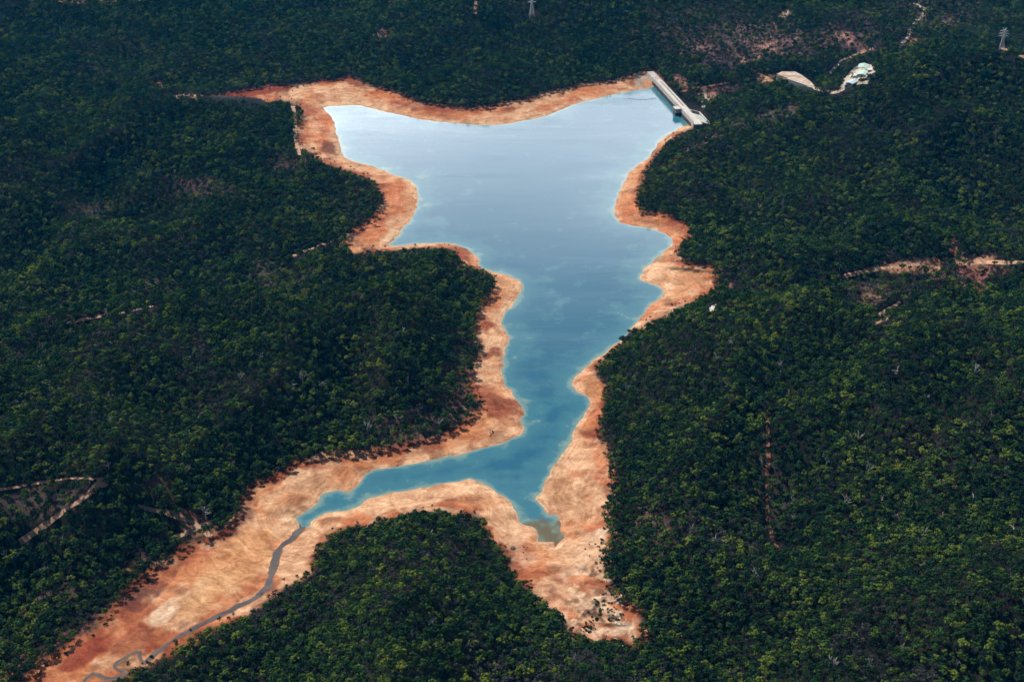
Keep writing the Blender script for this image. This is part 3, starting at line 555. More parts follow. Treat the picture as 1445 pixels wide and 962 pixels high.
# kinds: (height, radius, puffs, leaves, leaf size, leaf material)
KINDS = [(16, 6.0, 10, 30, .9, M_LEAF), (18, 5.7, 9, 32, .9, M_LEAF), (14, 5.4, 8, 30, .85, M_LEAF), (17, 6.7, 12, 28, .9, M_LEAF), (15, 4.8, 7, 34, .85, M_LEAF), (20, 5.3, 9, 28, .9, M_LEAF),
         (17, 5.0, 8, 32, .9, M_DARKLEAF), (14, 4.6, 7, 32, .85, M_DARKLEAF), (16, 5.4, 9, 16, .75, M_GREYLEAF), (13, 4.8, 8, 13, .7, M_GREYLEAF)]
SHAPES = [crown_shape(100+k, *kd[:5]) for k, kd in enumerate(KINDS)]
CROWN_ME = [s[0].mesh('crown', KINDS[k][5]) for k, s in enumerate(SHAPES)]
TRUNK_ME = [s[1].mesh('trunk', M_BARK) for s in SHAPES]
def two_mats(a, ma, b, mb_):
    mb = MB(); mb.add(a.v, a.f); mb.add(b.v, b.f); me = mb.mesh('tree', ma); me.materials.append(mb_)
    mi = np.zeros(len(mb.f), np.int32); mi[len(a.f):] = 1; me.polygons.foreach_set('material_index', mi); me.update(); return me
src = bpy.data.collections.new('tree_sources')
def source(name, me): o = bpy.data.objects.new(name, me); src.objects.link(o)
for k, s in enumerate(SHAPES): source('source_%02d' % k, two_mats(s[0], KINDS[k][5], s[1], M_BARK))
for k in range(3): source('source_%02d' % (10+k), twig_shape(40+k).mesh('twigs', M_TWIG))
for k in range(3):
    mb = MB(); rnd = random.Random(60+k)
    for j in range(4): puff(mb, (rnd.uniform(-1.2, 1.2), rnd.uniform(-1.2, 1.2), rnd.uniform(.8, 1.6)), rnd.uniform(.9, 1.4), 16, .5, .8, rnd)
    source('source_%02d' % (13+k), mb.mesh('shrub', (M_DARKLEAF, M_LEAF, M_GREYLEAF)[k]))

SP = 7.5
xs = np.arange(-2700, 2700, SP); ys = np.arange(940, 4500, SP*.87)
X, Y = np.meshgrid(xs, ys); X[1::2] += SP/2
X = (X+rng.uniform(-.40, .40, X.shape)*SP).ravel(); Y = (Y+rng.uniform(-.40, .40, Y.shape)*SP).ravel()
u, v = proj(X, Y, 20.0); k = (u > -190) & (u < 1640) & (v > -60) & (v < 1110); X, Y = X[k], Y[k]
Z = surf(X, Y); SDW = surf(X, Y, GSD); SOW = surf(X, Y, GSO)
k = SDW > 3; X, Y, Z, SOW = X[k], Y[k], Z[k], SOW[k]; n = len(X)
variant = rng.choice(8, n, p=[.16, .15, .14, .14, .13, .10, .10, .08])
patch = fbm(X/120+90, Y/120+40, 3)
variant = np.where((rng.random(n) < sstep(.50, .66, patch)*.45+.04), rng.integers(8, 10, n), variant)
scl = rng.uniform(.54, .98, n)*np.where(rng.random(n) < .10, 1.32, 1)*(.86+.34*fbm(X/90+33, Y/90+71, 3)/.44*.8); rot = rng.uniform(0, 6.28, n)
HT = np.array([kd[0] for kd in KINDS]+[7]*3+[2.5]*3, float)
Ht = HT[variant]*scl
u0, v0 = proj(X, Y, Z); u1, v1 = proj(X, Y, Z+Ht*.5); u2, v2 = proj(X, Y, Z+Ht*.97); uq, vq = proj(X, Y, Z+Ht*.75)
openhit = np.zeros(n, bool); trk = np.zeros(n, bool); site = np.zeros(n, bool)
for (a_, b_) in ((u0, v0), (u1, v1), (uq, vq), (u2, v2)):
    d_ = sdist(a_, b_, OPEN); openhit |= d_ < (0 if a_ is not u0 else -.5)
    trk |= near_any(a_, b_, SEGS)
    for pl in POLYS: site |= inside(a_, b_, pl)
# a few stragglers spill over the tree line
d0 = sdist(u0, v0, OPEN); strag = (d0 > -2.5) & (d0 < 0) & (rng.random(n) < .12); openhit &= ~strag; scl = np.where(strag, scl*.45, scl)
wu, wv = wobble(u0, v0, X, Y); thin = np.zeros(n)
for c in DIRT: thin = np.maximum(thin, (1-sstep(.55, 1.3, ell(wu, wv, c)))*c[7])
keep = ~openhit & ~site & ~(trk & (rng.random(n) > .34)); thinned = keep & (rng.random(n) < thin); keep &= ~thinned
# undergrowth where the tall trees are missing: bare twiggy scrub and low shrubs
tw = thinned & ~site & (rng.random(n) < .82)
low = (~openhit & ~site & trk & (d0 > 2) & (rng.random(n) < .35) & ~near_any(u0, v0, SEGS))
for pl in POLYS: low &= ~inside(u0, v0, pl)
variant = np.where(tw, np.where(rng.random(n) < .7, rng.integers(10, 13, n), rng.integers(13, 16, n)), variant)
variant = np.where(low & ~keep & ~tw, rng.integers(13, 16, n), variant)
# red edge of the creek flat: shrubs scattered out from the trees
edge = (~keep & ~tw & ~low & (d0 > -9) & (d0 < 0) & (rng.random(n) < .22) & (u0 < 330) & (v0 > 740))
edge2 = (~keep & ~tw & ~low & ~edge & ~site & (d0 > -6.5) & (d0 < 0) & (rng.random(n) < .11*np.clip(6.5+d0, 0, 6)/3)); variant = np.where(edge2, rng.integers(13, 16, n), variant); scl = np.where(edge2, rng.uniform(.5, 1.3, n), scl); edge |= edge2
variant = np.where(edge & ~edge2, 13, variant); scl = np.where((edge & ~edge2) | low, rng.uniform(.8, 1.6, n), scl)
allk = keep | tw | low | edge
X, Y, Z, variant, scl, rot, keep, u0, v0 = [a_[allk] for a_ in (X, Y, Z, variant, scl, rot, keep, u0, v0)]
# the 300 trees that show largest (nearest) are things of their own
dist = np.sqrt(X**2+Y**2+(Z-CAMH)**2); ut, vt = proj(X, Y, Z+13)
cand = np.where(keep & (variant < 10) & (ut > 4) & (ut < 1441) & (vt < 955))[0]
cand = cand[np.argsort(dist[cand])][:300]
single = np.zeros(len(X), bool); single[cand] = True
LOOK = ['gum tree with a full mid-green crown', 'gum tree with a dense dark green crown', 'gum tree with a thin grey-olive crown']
def area(u_): return 'lower left' if u_ < 420 else ('lower centre' if u_ < 900 else 'lower right')
for i in cand:
    kd = int(variant[i]); lk = 0 if kd < 6 else (1 if kd < 8 else 2)
    e = empty('gum_tree', (X[i], Y[i], Z[i]), float(rot[i]), label=LOOK[lk]+' in the nearest rows, '+area(u0[i])+' edge', cat='tree',
              group=('green', 'dark green', 'grey-olive')[lk]+' gum trees in the nearest rows, '+area(u0[i]))
    e.scale = (scl[i],)*3
    link('crown', CROWN_ME[kd], e); link('trunk', TRUNK_ME[kd], e)
rest = ~single
me = bpy.data.meshes.new('forest_trees'); pts = np.stack([X, Y, Z], 1)[rest]
me.vertices.add(len(pts)); me.vertices.foreach_set('co', pts.ravel())
for nm, ty, arr in (('variant', 'INT', variant[rest].astype(np.int32)), ('turn', 'FLOAT', rot[rest].astype(np.float32)), ('size', 'FLOAT', scl[rest].astype(np.float32))):
    a = me.attributes.new(nm, ty, 'POINT'); a.data.foreach_set('value', arr)
me.update(); forest = link('forest_trees', me); tag(forest, 'dense dark green eucalypt forest covering the hills all round the lake', 'forest', kind='stuff')
g = bpy.data.node_groups.new('plant_forest', 'GeometryNodeTree')
g.interface.new_socket('Geometry', in_out='INPUT', socket_type='NodeSocketGeometry'); g.interface.new_socket('Geometry', in_out='OUTPUT', socket_type='NodeSocketGeometry')
gi = g.nodes.new('NodeGroupInput'); go = g.nodes.new('NodeGroupOutput'); jn = g.nodes.new('GeometryNodeJoinGeometry')
def named(nm, ty):
    n_ = g.nodes.new('GeometryNodeInputNamedAttribute'); n_.data_type = ty; n_.inputs['Name'].default_value = nm; return n_.outputs['Attribute']
cx = g.nodes.new('ShaderNodeCombineXYZ'); g.links.new(named('turn', 'FLOAT'), cx.inputs['Z']); sz = named('size', 'FLOAT'); va = named('variant', 'INT')
for k, so_ in enumerate(src.objects):
    oi = g.nodes.new('GeometryNodeObjectInfo'); oi.inputs['Object'].default_value = so_; oi.transform_space = 'ORIGINAL'
    ip = g.nodes.new('GeometryNodeInstanceOnPoints'); cp_ = g.nodes.new('FunctionNodeCompare'); cp_.data_type = 'INT'; cp_.operation = 'EQUAL'
    g.links.new(va, [x for x in cp_.inputs if x.enabled][0]); [x for x in cp_.inputs if x.enabled][1].default_value = k
    g.links.new(cp_.outputs[0], ip.inputs['Selection']); g.links.new(gi.outputs[0], ip.inputs['Points']); g.links.new(oi.outputs['Geometry'], ip.inputs['Instance'])
    g.links.new(cx.outputs[0], ip.inputs['Rotation']); g.links.new(sz, ip.inputs['Scale']); g.links.new(ip.outputs[0], jn.inputs[0])
g.links.new(jn.outputs[0], go.inputs[0])
md = forest.modifiers.new('plant', 'NODES'); md.node_group = g
print('TREES', len(pts), 'single', len(cand))

# dead trees: bleached and leafless
DEAD = [(60,528),(67,546),(156,564),(239,370),(200,405),(411,546),(427,538),(454,546),(372,564),(366,506),(60,493),(269,503),(284,496),(291,726),(328,663),(261,662),(181,653),(64,804),
 (1305,568),(1408,540),(1057,557),(1398,585),(1101,520),(1262,525),(1032,488),(1208,620),(1374,530),(1010,505),(1075,655),(1166,650),(1223,668),(1328,682),(1191,712),(1381,746),(1302,759),(1015,768),(1064,815),
 (1118,734),(975,756),(1269,734),(1329,736),(1430,751),(1175,945),(999,700),(1116,712),(597,784),(811,937),(753,916),(1329,191),(1341,231),(1404,193),(1233,10),(1270,20),(1069,292),(1104,292),(1080,120),(620,600),(560,590),(520,610)]
DEAD_ME = [dead_shape(300+k, hgt, sprd).mesh('dead_tree', M_DEAD) for k, (hgt, sprd) in enumerate([(19, 1), (17, 1.3), (21, .7), (16, 1.5)])]
dl = {13: 'tall bleached dead tree standing by the forked tracks above the creek flat', 35: 'large forked white dead tree left of the red firebreak, lower right forest',
      36: 'spreading white dead tree at the foot of the red firebreak', 46: 'pale dead tree at the bottom edge under the boulder gully', 45: 'dead tree on the bottom peninsula near its leafy tip', 42: 'bleached dead tree nearest the bottom edge on the right'}
def dead_label(i, u_, v_):
    if i in dl: return dl[i]
    if u_ < 480 and v_ < 450: return 'slim grey dead tree above the upper left dirt track'
    if u_ < 330 and v_ < 600: return 'bare white dead tree in the left-hand forest below the dirt track'
    if u_ < 480 and v_ < 600: return 'bare white dead tree in the greyish patch left of the peninsula'
    if u_ < 480: return 'bare dead tree in the lower left forest above the creek flat'
    if u_ < 700: return 'grey dead tree on the lower end of the wooded peninsula'
    if v_ < 130: return 'thin pale dead tree on the thinned hillside behind the dam'
    if v_ < 300: return 'pale dead tree on the dark hill right of the dam'
    if v_ < 640: return 'bare white dead tree in the right-hand forest below the clearing'
    return 'bare white dead tree in the lower right forest'
nsp = len(DEAD)
while len(DEAD) < nsp+130:
    u_, v_ = random.uniform(5, 1440), random.uniform(150, 945)
    if sdist([u_], [v_], OPEN)[0] > 14: DEAD.append((u_, v_))
dpos = hit([d[0] for d in DEAD], [d[1]+7 for d in DEAD])
for i, (d, w) in enumerate(zip(DEAD, dpos)):
    o = link('dead_tree', DEAD_ME[i % 4], None, (w[0], w[1], w[2])); o.rotation_euler = (0, 0, random.uniform(0, 6.28)); s_ = random.uniform(.95, 1.3) if i < nsp else random.uniform(.6, .95); o.scale = (s_, s_, s_)
    if i in (13, 35): o.scale = (1.6, 1.6, 1.5)
    tag(o, dead_label(i, *d), 'dead tree', 'bleached dead trees standing in the forest')

# ------------------------------------------------------------------ shrubs and boulders in the dry gully
SHRUB_ME = []
for k in range(4):
    mb = MB(); rnd = random.Random(900+k)
    for j in range(5): puff(mb, (rnd.uniform(-1.6, 1.6), rnd.uniform(-1.6, 1.6), rnd.uniform(.8, 1.8)), rnd.uniform(1, 1.6), 22, .5, .8, rnd)
    for j in range(4): mb.bar((0, 0, -.4), (rnd.uniform(-1, 1), rnd.uniform(-1, 1), 1.4), .1, .05, 3)
    SHRUB_ME.append(mb.mesh('shrub', M_DARKLEAF))
M_ROCKP = worn('pale_rock', (.60,.53,.46), (.36,.29,.23), .5); M_ROCKD = worn('dark_rock', (.10,.085,.075), (.05,.042,.038), .5)
def rock_mesh(seed, mat, flat=.6):
    bm = bmesh.new(); bmesh.ops.create_icosphere(bm, subdivisions=2, radius=1); rnd = random.Random(seed)
    dirs = [(Vector((rnd.gauss(0, 1), rnd.gauss(0, 1), rnd.gauss(0, 1))).normalized(), rnd.uniform(.55, .85)) for _ in range(9)]
    for vtx in bm.verts:
        for d, l in dirs:
            e = vtx.co.dot(d)
            if e > l: vtx.co -= d*(e-l)*.92
        vtx.co.z *= flat; vtx.co.x *= 1.25
    me = bpy.data.meshes.new('boulder'); bm.to_mesh(me); bm.free(); me.materials.append(mat); return me
ROCKP = [rock_mesh(k, M_ROCKP) for k in range(4)]; ROCKD = [rock_mesh(20+k, M_ROCKD, .7) for k in range(3)]
def scatter(meshes, name, spots, smin, smax, label, cat, group):
    w = hit([s[0] for s in spots], [s[1] for s in spots])
    for k, p_ in enumerate(w):
        o = link(name, meshes[k % len(meshes)], None, tuple(p_)); o.rotation_euler = (0, 0, random.uniform(0, 6.28)); s_ = random.uniform(smin, smax); o.scale = (s_, s_, s_*random.uniform(.8, 1.1))
        tag(o, label, cat, group)
def blob(c, n, ru, rv, ang=0):
    out = []
    for _ in range(n):
        a, r = random.uniform(0, 6.28), math.sqrt(random.random()); p, q_ = math.cos(a)*r*ru, math.sin(a)*r*rv; t_a = R(ang)
        out.append((c[0]+p*math.cos(t_a)-q_*math.sin(t_a), c[1]+p*math.sin(t_a)+q_*math.cos(t_a)))
    return out
scatter(SHRUB_ME, 'shrub', blob((842,800), 14, 18, 34, -15)+blob((860,838), 12, 14, 22), .35, 1.0, 'low dark shrub in the gully right of the small pool, upper part', 'shrub', 'dark shrubs in the upper dry gully')
scatter(SHRUB_ME, 'shrub', blob((842,862), 28, 11, 34, 15)+blob((868,866), 16, 10, 20)+blob((825,886), 14, 6, 8, 20), .35, 1.1, 'low dark shrub just above the white rocks at the gully foot', 'shrub', 'dark shrubs at the gully foot')
scatter(SHRUB_ME, 'shrub', blob((745,780), 5, 10, 11, -15), .3, .6, 'small dark shrub on the sand beside the dark boulder', 'shrub', 'small shrubs on the sand by the dark boulder')
scatter(SHRUB_ME, 'shrub', blob((693,612), 12, 5, 6), .25, .5, 'small dark tuft on the tan spit left of the narrows', 'shrub', 'tufts on the tan spit')
scatter(SHRUB_ME, 'shrub', blob((851,768), 6, 12, 10), .5, 1.1, 'dark shrub at the right bank beside the white sandbar', 'shrub', 'shrubs beside the white sandbar')
scatter(SHRUB_ME, 'shrub', blob((745,822), 8, 8, 6, 40)+blob((790,868), 8, 14, 4, 45), .4, .9, 'dark shrub along the red left edge of the gully', 'shrub', 'shrubs on the red gully edge')
scatter(ROCKP, 'boulder', blob((878,882), 26, 14, 44, 0), .5, 2.1, 'white boulder in the rocky foot of the gully', 'boulder', 'white boulders at the gully foot')
scatter(ROCKP, 'boulder', blob((832,775), 18, 26, 16, 0), .5, 1.4, 'pale boulder on the banks below the white sandbar', 'boulder', 'pale boulders below the white sandbar')
scatter(ROCKD, 'boulder', [(724,774)], 3.4, 3.6, 'single large dark boulder alone on the sand left of the small pool', 'boulder', None)
scatter(ROCKD, 'boulder', blob((866,866), 14, 16, 8, 10), .9, 1.8, 'dark boulder among the shrubs of the gully', 'boulder', 'dark boulders among the gully shrubs')
scatter(ROCKD, 'boulder', [(432,741),(423,741)], .9, 1.2, 'dark rock at the creek mouth', 'boulder', 'dark rocks at the creek mouth')

# ------------------------------------------------------------------ the dam
M_CONC = worn('dam_concrete', (.44,.41,.38), (.30,.275,.255), .06); M_CONCL = worn('deck_concrete', (.50,.47,.43), (.38,.35,.32), .08)
M_STAIN = worn('wet_stained_concrete', (.055,.05,.05), (.025,.024,.026), .1)
M_DARK = worn('dark_grey_and_shadow', (.12,.115,.12), (.07,.068,.07), .2); M_STEEL = worn('galvanised_steel', (.68,.70,.72), (.56,.58,.60), .3, .5)  # the dark grey also colours the painted parapet shadows on the crest
ZC = 14.0
A = np.array(unproj(919, 103, ZC)); B = np.array(unproj(983, 172, ZC)); Lg = float(np.hypot(*(B-A))); dx_, dy_ = (B-A)/Lg
ang = math.atan2(dy_, dx_)                       # local x along the crest from the far abutment to the near one; local +y is downstream
dam = empty('dam', (A[0], A[1], 0), ang, label='long grey concrete dam wall with a pale crest road at the top of the lake', cat='dam')
def prof(name, x0, x1, pts, mat, parent=dam):
    mb = MB(); n_ = len(pts); mb.add([(x0, p[0], p[1]) for p in pts]+[(x1, p[0], p[1]) for p in pts],
       [tuple(range(n_)), tuple(range(2*n_-1, n_-1, -1))]+[(k, k+n_, (k+1) % n_+n_, (k+1) % n_) for k in range(n_)])
    o = mb.build(name, mat, parent); bm = bmesh.new(); bm.from_mesh(o.data); bmesh.ops.recalc_face_normals(bm, faces=bm.faces); bm.to_mesh(o.data); bm.free(); return o
HW = 8.0
prof('wall', -6, Lg+6, [(-HW-.4, 7.6), (-HW, ZC-.8), (HW, ZC-.8), (HW+2, 8), (HW+18, -22), (-HW-.4, -22)], M_CONC)
prof('stained_base', 40, Lg-10, [(-HW-.55, 8), (-HW-.3, 8), (-HW-.3, -10), (-HW-2.4, -10), (-HW-1.0, 0)], M_STAIN)
prof('deck', -6.2, Lg+16, [(-HW-.2, ZC-.8), (-HW-.2, ZC), (HW+.2, ZC), (HW+.2, ZC-.8)], M_CONCL)
prof('roadway', -6, Lg+14, [(-5.0, ZC+.02), (-5.0, ZC+.12), (1.2, ZC+.12), (1.2, ZC+.02)], worn('crest_road', (.47,.44,.40), (.36,.33,.30), .1))
prof('crest_shadow_strip', 66, Lg-104, [(2.2, ZC+.02), (2.2, ZC+.10), (4.6, ZC+.10), (4.6, ZC+.02)], M_DARK)  # dark strip standing in for the downstream parapet's shadow line
prof('parapet', -6, Lg-110, [(-HW-.1, ZC), (-HW-.1, ZC+1.5), (-HW+.7, ZC+1.5), (-HW+.7, ZC)], M_CONC)
prof('parapet', Lg-96, Lg+4, [(-HW-.1, ZC), (-HW-.1, ZC+1.5), (-HW+.7, ZC+1.5), (-HW+.7, ZC)], M_CONC)
prof('parapet', 60, Lg-60, [(HW-.8, ZC), (HW-.8, ZC+1.5), (HW+.1, ZC+1.5), (HW+.1, ZC)], M_CONCL)
prof('parapet_shadow_strip', -6, Lg, [(-HW+1.2, ZC+.02), (-HW+1.2, ZC+.4), (-HW+2.4, ZC+.4), (-HW+2.4, ZC+.02)], M_DARK)  # low dark strip drawn as the shadow behind the upstream parapet
mb = MB(); mb.box((20, .5, ZC+.32), (58, 14.2, .3)); mb.build('abutment_slab', M_CONC, dam)
# intake tower on the water side
tx = Lg-92
mb = MB(); mb.box((tx, -HW-6.2, 10.2), (17, 11, 8.2)); tw_ = mb.build('intake_tower', M_CONC, dam)
mb = MB(); mb.box((tx, -HW-6.2, -2.4), (17.6, 11.6, 17)); mb.build('tower_base', M_STAIN, tw_)
mb = MB(); mb.box((tx, -HW-6.2, ZC+.95), (19.5, 13.4, 1.1)); mb.build('tower_cap', M_CONCL, tw_)
mb = MB()
for k in (-1, 0, 1): mb.box((tx+k*5, -HW-11.9, 9.5), (2.2, .5, 5.5))
mb.build('tower_gates', M_DARK, tw_)
# spillway slab and training walls downstream of the near end
mb = MB(); vs = [(Lg-66, HW+3, 10.5), (Lg-4, HW+3, 10.5), (Lg-4, HW+22, 4), (Lg-66, HW+22, 4)]; mb.add(vs+[(x, y, z-3) for x, y, z in vs], [(0,1,2,3),(7,6,5,4),(0,4,5,1),(1,5,6,2),(2,6,7,3),(3,7,4,0)])
mb.build('spillway_chute', worn('grey_green_concrete', (.46,.50,.47), (.36,.40,.37), .1), dam)
for x_ in (Lg-84, Lg-2):
    mb = MB(); vs = [(x_, HW+.5, ZC-.2), (x_+3, HW+.5, ZC-.2), (x_+3, HW+26, 5.6), (x_, HW+26, 5.6)]; mb.add(vs+[(x, y, z-9) for x, y, z in vs], [(0,1,2,3),(7,6,5,4),(0,4,5,1),(1,5,6,2),(2,6,7,3),(3,7,4,0)])
    mb.build('training_wall', M_CONCL, dam)
mb = MB(); vs = [(Lg-84, HW+22.5, 6.6), (Lg-2, HW+22.5, 6.6), (Lg-2, HW+25.5, 6.2), (Lg-84, HW+25.5, 6.2)]; mb.add(vs+[(x, y, z-6) for x, y, z in vs], [(0,1,2,3),(7,6,5,4),(0,4,5,1),(1,5,6,2),(2,6,7,3),(3,7,4,0)]); mb.build('end_sill', M_CONCL, dam)
# crest lamp posts and hoist frame
for k in range(9):
    mb = MB(); x_ = 20+k*(Lg-40)/8; mb.bar((x_, HW-1.4, ZC), (x_, HW-1.4, ZC+6), .16, .1, 6); mb.bar((x_, HW-1.4, ZC+5.9), (x_, HW-3.6, ZC+6.2), .09, .07, 5); mb.box((x_, HW-3.9, ZC+6.15), (.5, 1.0, .2)); mb.build('lamp_post', M_STEEL, dam)
# float boom across the intake
bu = unproj(np.array([886, 926.0]), np.array([139, 138.5]), .2)
mb = MB(); P0 = Vector((bu[0][0], bu[1][0], .2)); P1 = Vector((bu[0][1], bu[1][1], .2)); n_ = 34
pl_ = [P0.lerp(P1, k/n_)+Vector((0, -10*math.sin(math.pi*k/n_), 0)) for k in range(n_+1)]
for k in range(n_): mb.bar(pl_[k], pl_[k].lerp(pl_[k+1], .78), .42, .42, 6); mb.bar(pl_[k].lerp(pl_[k+1], .7), pl_[k+1], .1, .1, 3)
tag(mb.build('float_boom', worn('boom_floats', (.42,.45,.48), (.3,.32,.35), .5)), 'thin line of grey floats across the water before the dam', 'float boom')
# shed at the near abutment
def shed(px, size, rz, roofm, wallm, label, cat='building', gable=True, zlift=0, group=None, name='works_building', wall_h=4.2):
    w = hit([px[0]], [px[1]])[0]; e = empty(name, (w[0], w[1], w[2]+zlift), rz, label=label, cat=cat, group=group); a_, b_ = size[0]/2, size[1]/2
    mb = MB(); mb.box((0, 0, wall_h/2-2), (size[0], size[1], wall_h+4)); wl = mb.build('wall', wallm, e)
    rh = wall_h+size[0]*.13 if gable else wall_h+.6; o_ = .7; zt = wall_h+.05; mb = MB()
    if gable:
        mb.add([(-a_-o_, -b_-o_, zt), (a_+o_, -b_-o_, zt), (0, -b_-o_, rh), (-a_-o_, b_+o_, zt), (a_+o_, b_+o_, zt), (0, b_+o_, rh)], [(0,1,2),(5,4,3),(0,2,5,3),(2,1,4,5),(1,0,3,4)])
    else: mb.box((0, 0, wall_h+.35), (size[0]+1.2, size[1]+1.2, .6))
    mb.build('roof', roofm, e)
    mb = MB(); mb.box((0, -b_-.06, 1.7), (3.4, .16, 3.4)); mb.build('door', M_DARK, e)
    for k in (-1, 1):
        mb = MB(); mb.box((k*a_*.6, -b_-.06, 3), (1.9, .14, 1.2)); mb.build('window', M_GLASS, e)
    return e
m, t, b = new_mat('window_glass'); b.inputs['Base Color'].default_value = (.04,.05,.06,1); b.inputs['Roughness'].default_value = .1; M_GLASS = m
M_MINT = worn('mint_roof', (.34,.48,.42), (.26,.38,.33), .1, .6); M_WHITE = worn('white_wall', (.5,.49,.47), (.4,.39,.37), .2); M_PALEB = worn('pale_blue_roof', (.38,.47,.50), (.29,.36,.40), .15, .6)
shed((1218,96), (22, 34), R(-18), M_MINT, M_WHITE, 'mint roofed works building at the top of the gravel compound')
shed((1218,106), (21, 30), R(-24), M_MINT, M_WHITE, 'largest mint roofed building in the middle of the gravel compound')
shed((1209,109), (13, 18), R(-24), M_MINT, M_WHITE, 'small mint roofed shed left of the largest compound building')
shed((1203,118), (14, 30), R(-40), M_PALEB, M_WHITE, 'long pale blue roofed shed at the lower end of the compound')
shed((1197,122), (9, 14), R(-40), M_PALEB, M_WHITE, 'small pale blue roofed hut beside the compound entrance road')
shed((1227,101), (8, 12), R(-10), M_WHITE, M_WHITE, 'little white flat roofed hut at the compound right edge', gable=False)
shed((1018,177), (8, 8), R(20), M_WHITE, M_WHITE, 'little white hut in the trees right of the dam end', gable=False, name='hut', wall_h=4)
# pale concrete yard of the compound
def yard(name, px, mat, lift=.5):
    p_ = np.array(px, float); c_ = p_.mean(0); rings = [c_+(p_-c_)*f for f in (0.02, .35, .7, 1)]; n_ = len(p_); w = [hit(r_[:, 0], r_[:, 1])+[0, 0, lift] for r_ in rings]
    fs = []
    for k in range(3):
        for j in range(n_): fs.append((k*n_+j, k*n_+(j+1) % n_, (k+1)*n_+(j+1) % n_, (k+1)*n_+j))
    fs.append(tuple(range(n_))); me = bpy.data.meshes.new(name); me.from_pydata(np.concatenate(w).tolist(), [], fs); me.materials.append(mat)
    bm = bmesh.new(); bm.from_mesh(me); bmesh.ops.recalc_face_normals(bm, faces=bm.faces)
    if sum(f.normal.z for f in bm.faces) < 0: bmesh.ops.reverse_faces(bm, faces=bm.faces)
    bm.to_mesh(me); bm.free(); return tag(link(name, me), kind='structure')
yard('gravel_yard', [(1189,122),(1194,112),(1200,104),(1207,95),(1218,90),(1230,92),(1231,104),(1222,110),(1212,114),(1204,121),(1195,125)], M_ROAD)
wp = hit([1112, 1140], [118, 128]); zt = float(wp[:, 2].mean())+6.5
M_PAD = worn('pale_sand_pad', (.50,.40,.31), (.22,.15,.11), .07)
pd_ = np.array([(1096,104),(1104,101),(1122,101),(1132,106),(1145,116),(1150,122),(1139,119.6),(1126,115),(1113,110.5),(1104,107)], float); px_, py_ = unproj(pd_[:, 0], pd_[:, 1], zt)
mb = MB(); mb.prism(list(zip(px_, py_))[::-1], zt-26, zt-.3); o = mb.build('gravel_pad', M_PAD); tag(o, kind='structure')
bm = bmesh.new(); bm.from_mesh(o.data); bmesh.ops.recalc_face_normals(bm, faces=bm.faces); bm.to_mesh(o.data); bm.free()
wx, wy = unproj([1112.5, 1139.5], [111.2, 120.4], zt); P0, P1 = Vector((wx[0], wy[0], 0)), Vector((wx[1], wy[1], 0)); dv_ = P1-P0; ln = dv_.length; dv_.normalize(); nv_ = Vector((dv_.y, -dv_.x, 0)); ra = math.atan2(dv_.y, dv_.x)
rw = empty('retaining_wall', (P0.x, P0.y, zt-20), ra, label='grey ribbed retaining wall holding up the pale pad right of the dam', cat='wall')
mb = MB(); mb.box((ln/2, -1.4, 10), (ln, 2.4, 20)); mb.build('wall', worn('grey_wall_concrete', (.46,.44,.45), (.36,.34,.36), .12), rw)
for k in range(12):
    mb = MB(); mb.box((ln*(k+.5)/12, -2.95, 9.6), (1.1, .7, 19.2)); mb.build('rib', M_CONC, rw)
mb = MB(); mb.box((ln/2, -1.4, 20.3), (ln+2, 3.4, .55)); mb.build('coping', M_CONCL, rw)

# ------------------------------------------------------------------ pylons and cables
def pylon_parts(H=50, base=6.2):
    w = lambda z: base*(1-z/(H*.66))+1.5*(z/(H*.66)) if z < H*.66 else 1.5-.5*(z-H*.66)/(H*.34)
    lv = [0, .14, .27, .39, .49, .58, .66, .74, .82, .90, .97]; lv = [H*f for f in lv]
    legs, br, arms, ins, horns = [MB() for _ in range(4)], MB(), [MB() for _ in range(3)], MB(), MB()
    cs = [(-1, -1), (1, -1), (1, 1), (-1, 1)]; P = lambda c, z: (c[0]*w(z), c[1]*w(z), z)
    for a_, b_ in zip(lv[:-1], lv[1:]):
        for k in range(4): legs[k].bar(P(cs[k], a_-(3 if a_ == 0 else 0)), P(cs[k], b_), .30, .26)
        for k in range(4):
            c, d = cs[k], cs[(k+1) % 4]; br.bar(P(c, a_), P(d, b_), .13); br.bar(P(d, a_), P(c, b_), .13); br.bar(P(c, b_), P(d, b_), .13)
    tips = []
    for k, z in enumerate((H*.66, H*.78, H*.90)):
        Ln = (10.5, 12, 9.5)[k]
        for s in (-1, 1):
            tip = (s*Ln, 0, z+.6); tips.append(tip)
            for c in (-1, 1):
                arms[k].bar((s*w(z), c*w(z), z), tip, .26, .2); arms[k].bar((s*w(z), c*w(z), z+3.4), tip, .26, .2)
                for f in (.3, .6): arms[k].bar((s*(w(z)+(Ln-w(z))*f), c*w(z)*(1-f), z+.2), (s*(w(z)+(Ln-w(z))*f), c*w(z)*(1-f), z+3.4-2.8*f), .14)
            ins.bar(tip, (tip[0], 0, z-2.6), .22, .22, 6)
    for s in (-1, 1):
        horns.bar((s*.9, -.9, H*.97), (s*5.2, 0, H*1.07), .3, .18); horns.bar((s*.9, .9, H*.97), (s*5.2, 0, H*1.07), .3, .18); horns.bar((-s*.9, 0, H*.97), (s*5.2, 0, H*1.07), .2, .14)
    return legs, br, arms, ins, horns, tips
LEGS, BR, ARMS, INS, HORNS, TIPS = pylon_parts()
pm = dict(legs=[x.mesh('leg', M_STEEL) for x in LEGS], br=BR.mesh('bracing', M_STEEL), arms=[x.mesh('crossarm', M_STEEL) for x in ARMS], ins=INS.mesh('insulators', M_WHITE), horns=HORNS.mesh('earth_peak', M_STEEL))
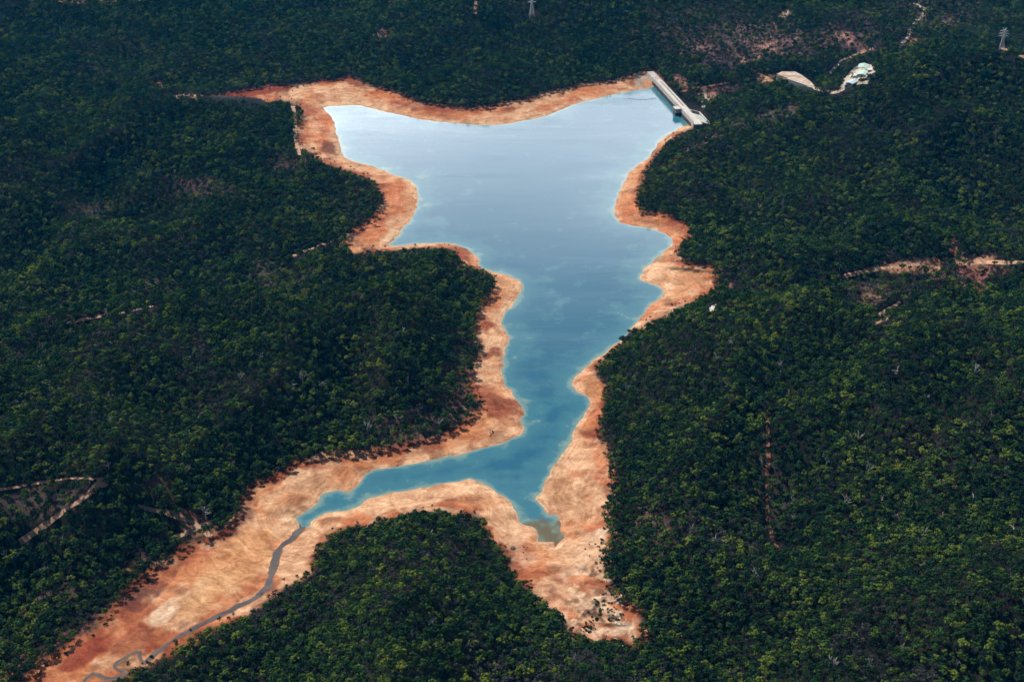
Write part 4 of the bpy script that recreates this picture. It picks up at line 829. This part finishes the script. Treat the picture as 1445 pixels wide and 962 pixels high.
def pylon(loc, rz, label):
    e = empty('pylon', loc, rz, label=label, cat='pylon', group='lattice power pylons')
    for x in pm['legs']: link('leg', x, e)
    link('bracing', pm['br'], e)
    for x in pm['arms']: link('crossarm', x, e)
    link('insulators', pm['ins'], e); link('earth_peak', pm['horns'], e); return e
pA = hit([1413], [71])[0]; pB = hit([750.5], [23])[0]
far_x, far_y = unproj(1040, -60, 60.0); pC = np.array([far_x, far_y, surf(far_x, far_y)])
rt_x, rt_y = unproj(1640, 118, 60.0); pD = np.array([rt_x, rt_y, surf(rt_x, rt_y)])
def heading(a, b): return math.atan2(b[1]-a[1], b[0]-a[0])
rzA = R(-14)
pylon(tuple(pA), rzA, 'silver lattice pylon with three crossarms standing on the right-hand ridge')
pylon(tuple(pB), R(10), 'silver lattice pylon at the top centre, its head cut by the photo\'s upper edge')
pylon(tuple(pC), heading(pC, pA)-math.pi/2, 'lattice pylon beyond the top edge carrying the cables from the right ridge')
pylon(tuple(pD), heading(pA, pD)-math.pi/2, 'lattice pylon beyond the right edge carrying the cables from the ridge')
M_CABLE = worn('cable', (.10,.10,.11), (.07,.07,.08), .1)
def tipw(p_, rz, t_): c, s = math.cos(rz), math.sin(rz); return Vector((p_[0]+t_[0]*c-t_[1]*s, p_[1]+t_[0]*s+t_[1]*c, p_[2]+t_[2]-3.1))
def cables(p0, r0, p1, r1, label, group, sag):
    for t_ in TIPS:
        a_, b_ = tipw(p0, r0, t_), tipw(p1, r1, t_); mb = MB(); N = 24
        pt = [a_.lerp(b_, k/N)-Vector((0, 0, sag*4*(k/N)*(1-k/N))) for k in range(N+1)]
        for k in range(N): mb.bar(pt[k], pt[k+1], .11, .11, 4)
        tag(mb.build('power_cable', M_CABLE), label, 'cable', group)
cables(pA, rzA, pC, heading(pC, pA)-math.pi/2, 'thin dark cable running from the right pylon up towards the top edge', 'cables from the right pylon to the top edge', 22)
cables(pA, rzA, pD, heading(pA, pD)-math.pi/2, 'thin dark cable running from the right pylon out at the right edge', 'cables from the right pylon to the right edge', 8)

# ------------------------------------------------------------------ haze
mb = MB(); mb.box((0, 30000, 505), (90000, 64000, 1130)); zmin = float(GZ.min())
hz = MB(); x0, x1, y0, y1, z0, z1 = -60000, 60000, -3000, 90000, min(zmin, -40)-1, max(CAMH, float(GZ.max())+60)+25
hz.add([(x0,y0,z0),(x1,y0,z0),(x1,y1,z0),(x0,y1,z0),(x0,y0,z1),(x1,y0,z1),(x1,y1,z1),(x0,y1,z1)], [(0,3,2,1),(4,5,6,7),(0,1,5,4),(1,2,6,5),(2,3,7,6),(3,0,4,7)])
m = bpy.data.materials.new('haze'); m.use_nodes = True; t = m.node_tree; t.nodes.clear(); ou = nd(t, 'ShaderNodeOutputMaterial'); pv_ = nd(t, 'ShaderNodeVolumePrincipled')
pv_.inputs['Color'].default_value = (.0,.42,1,1); pv_.inputs['Density'].default_value = .0000095; pv_.inputs['Anisotropy'].default_value = .2; t.links.new(pv_.outputs[0], ou.inputs['Volume'])
HAZE = hz.build('haze', m); tag(HAZE, kind='stuff', label='thin blue haze in the air over the valley', cat='haze')
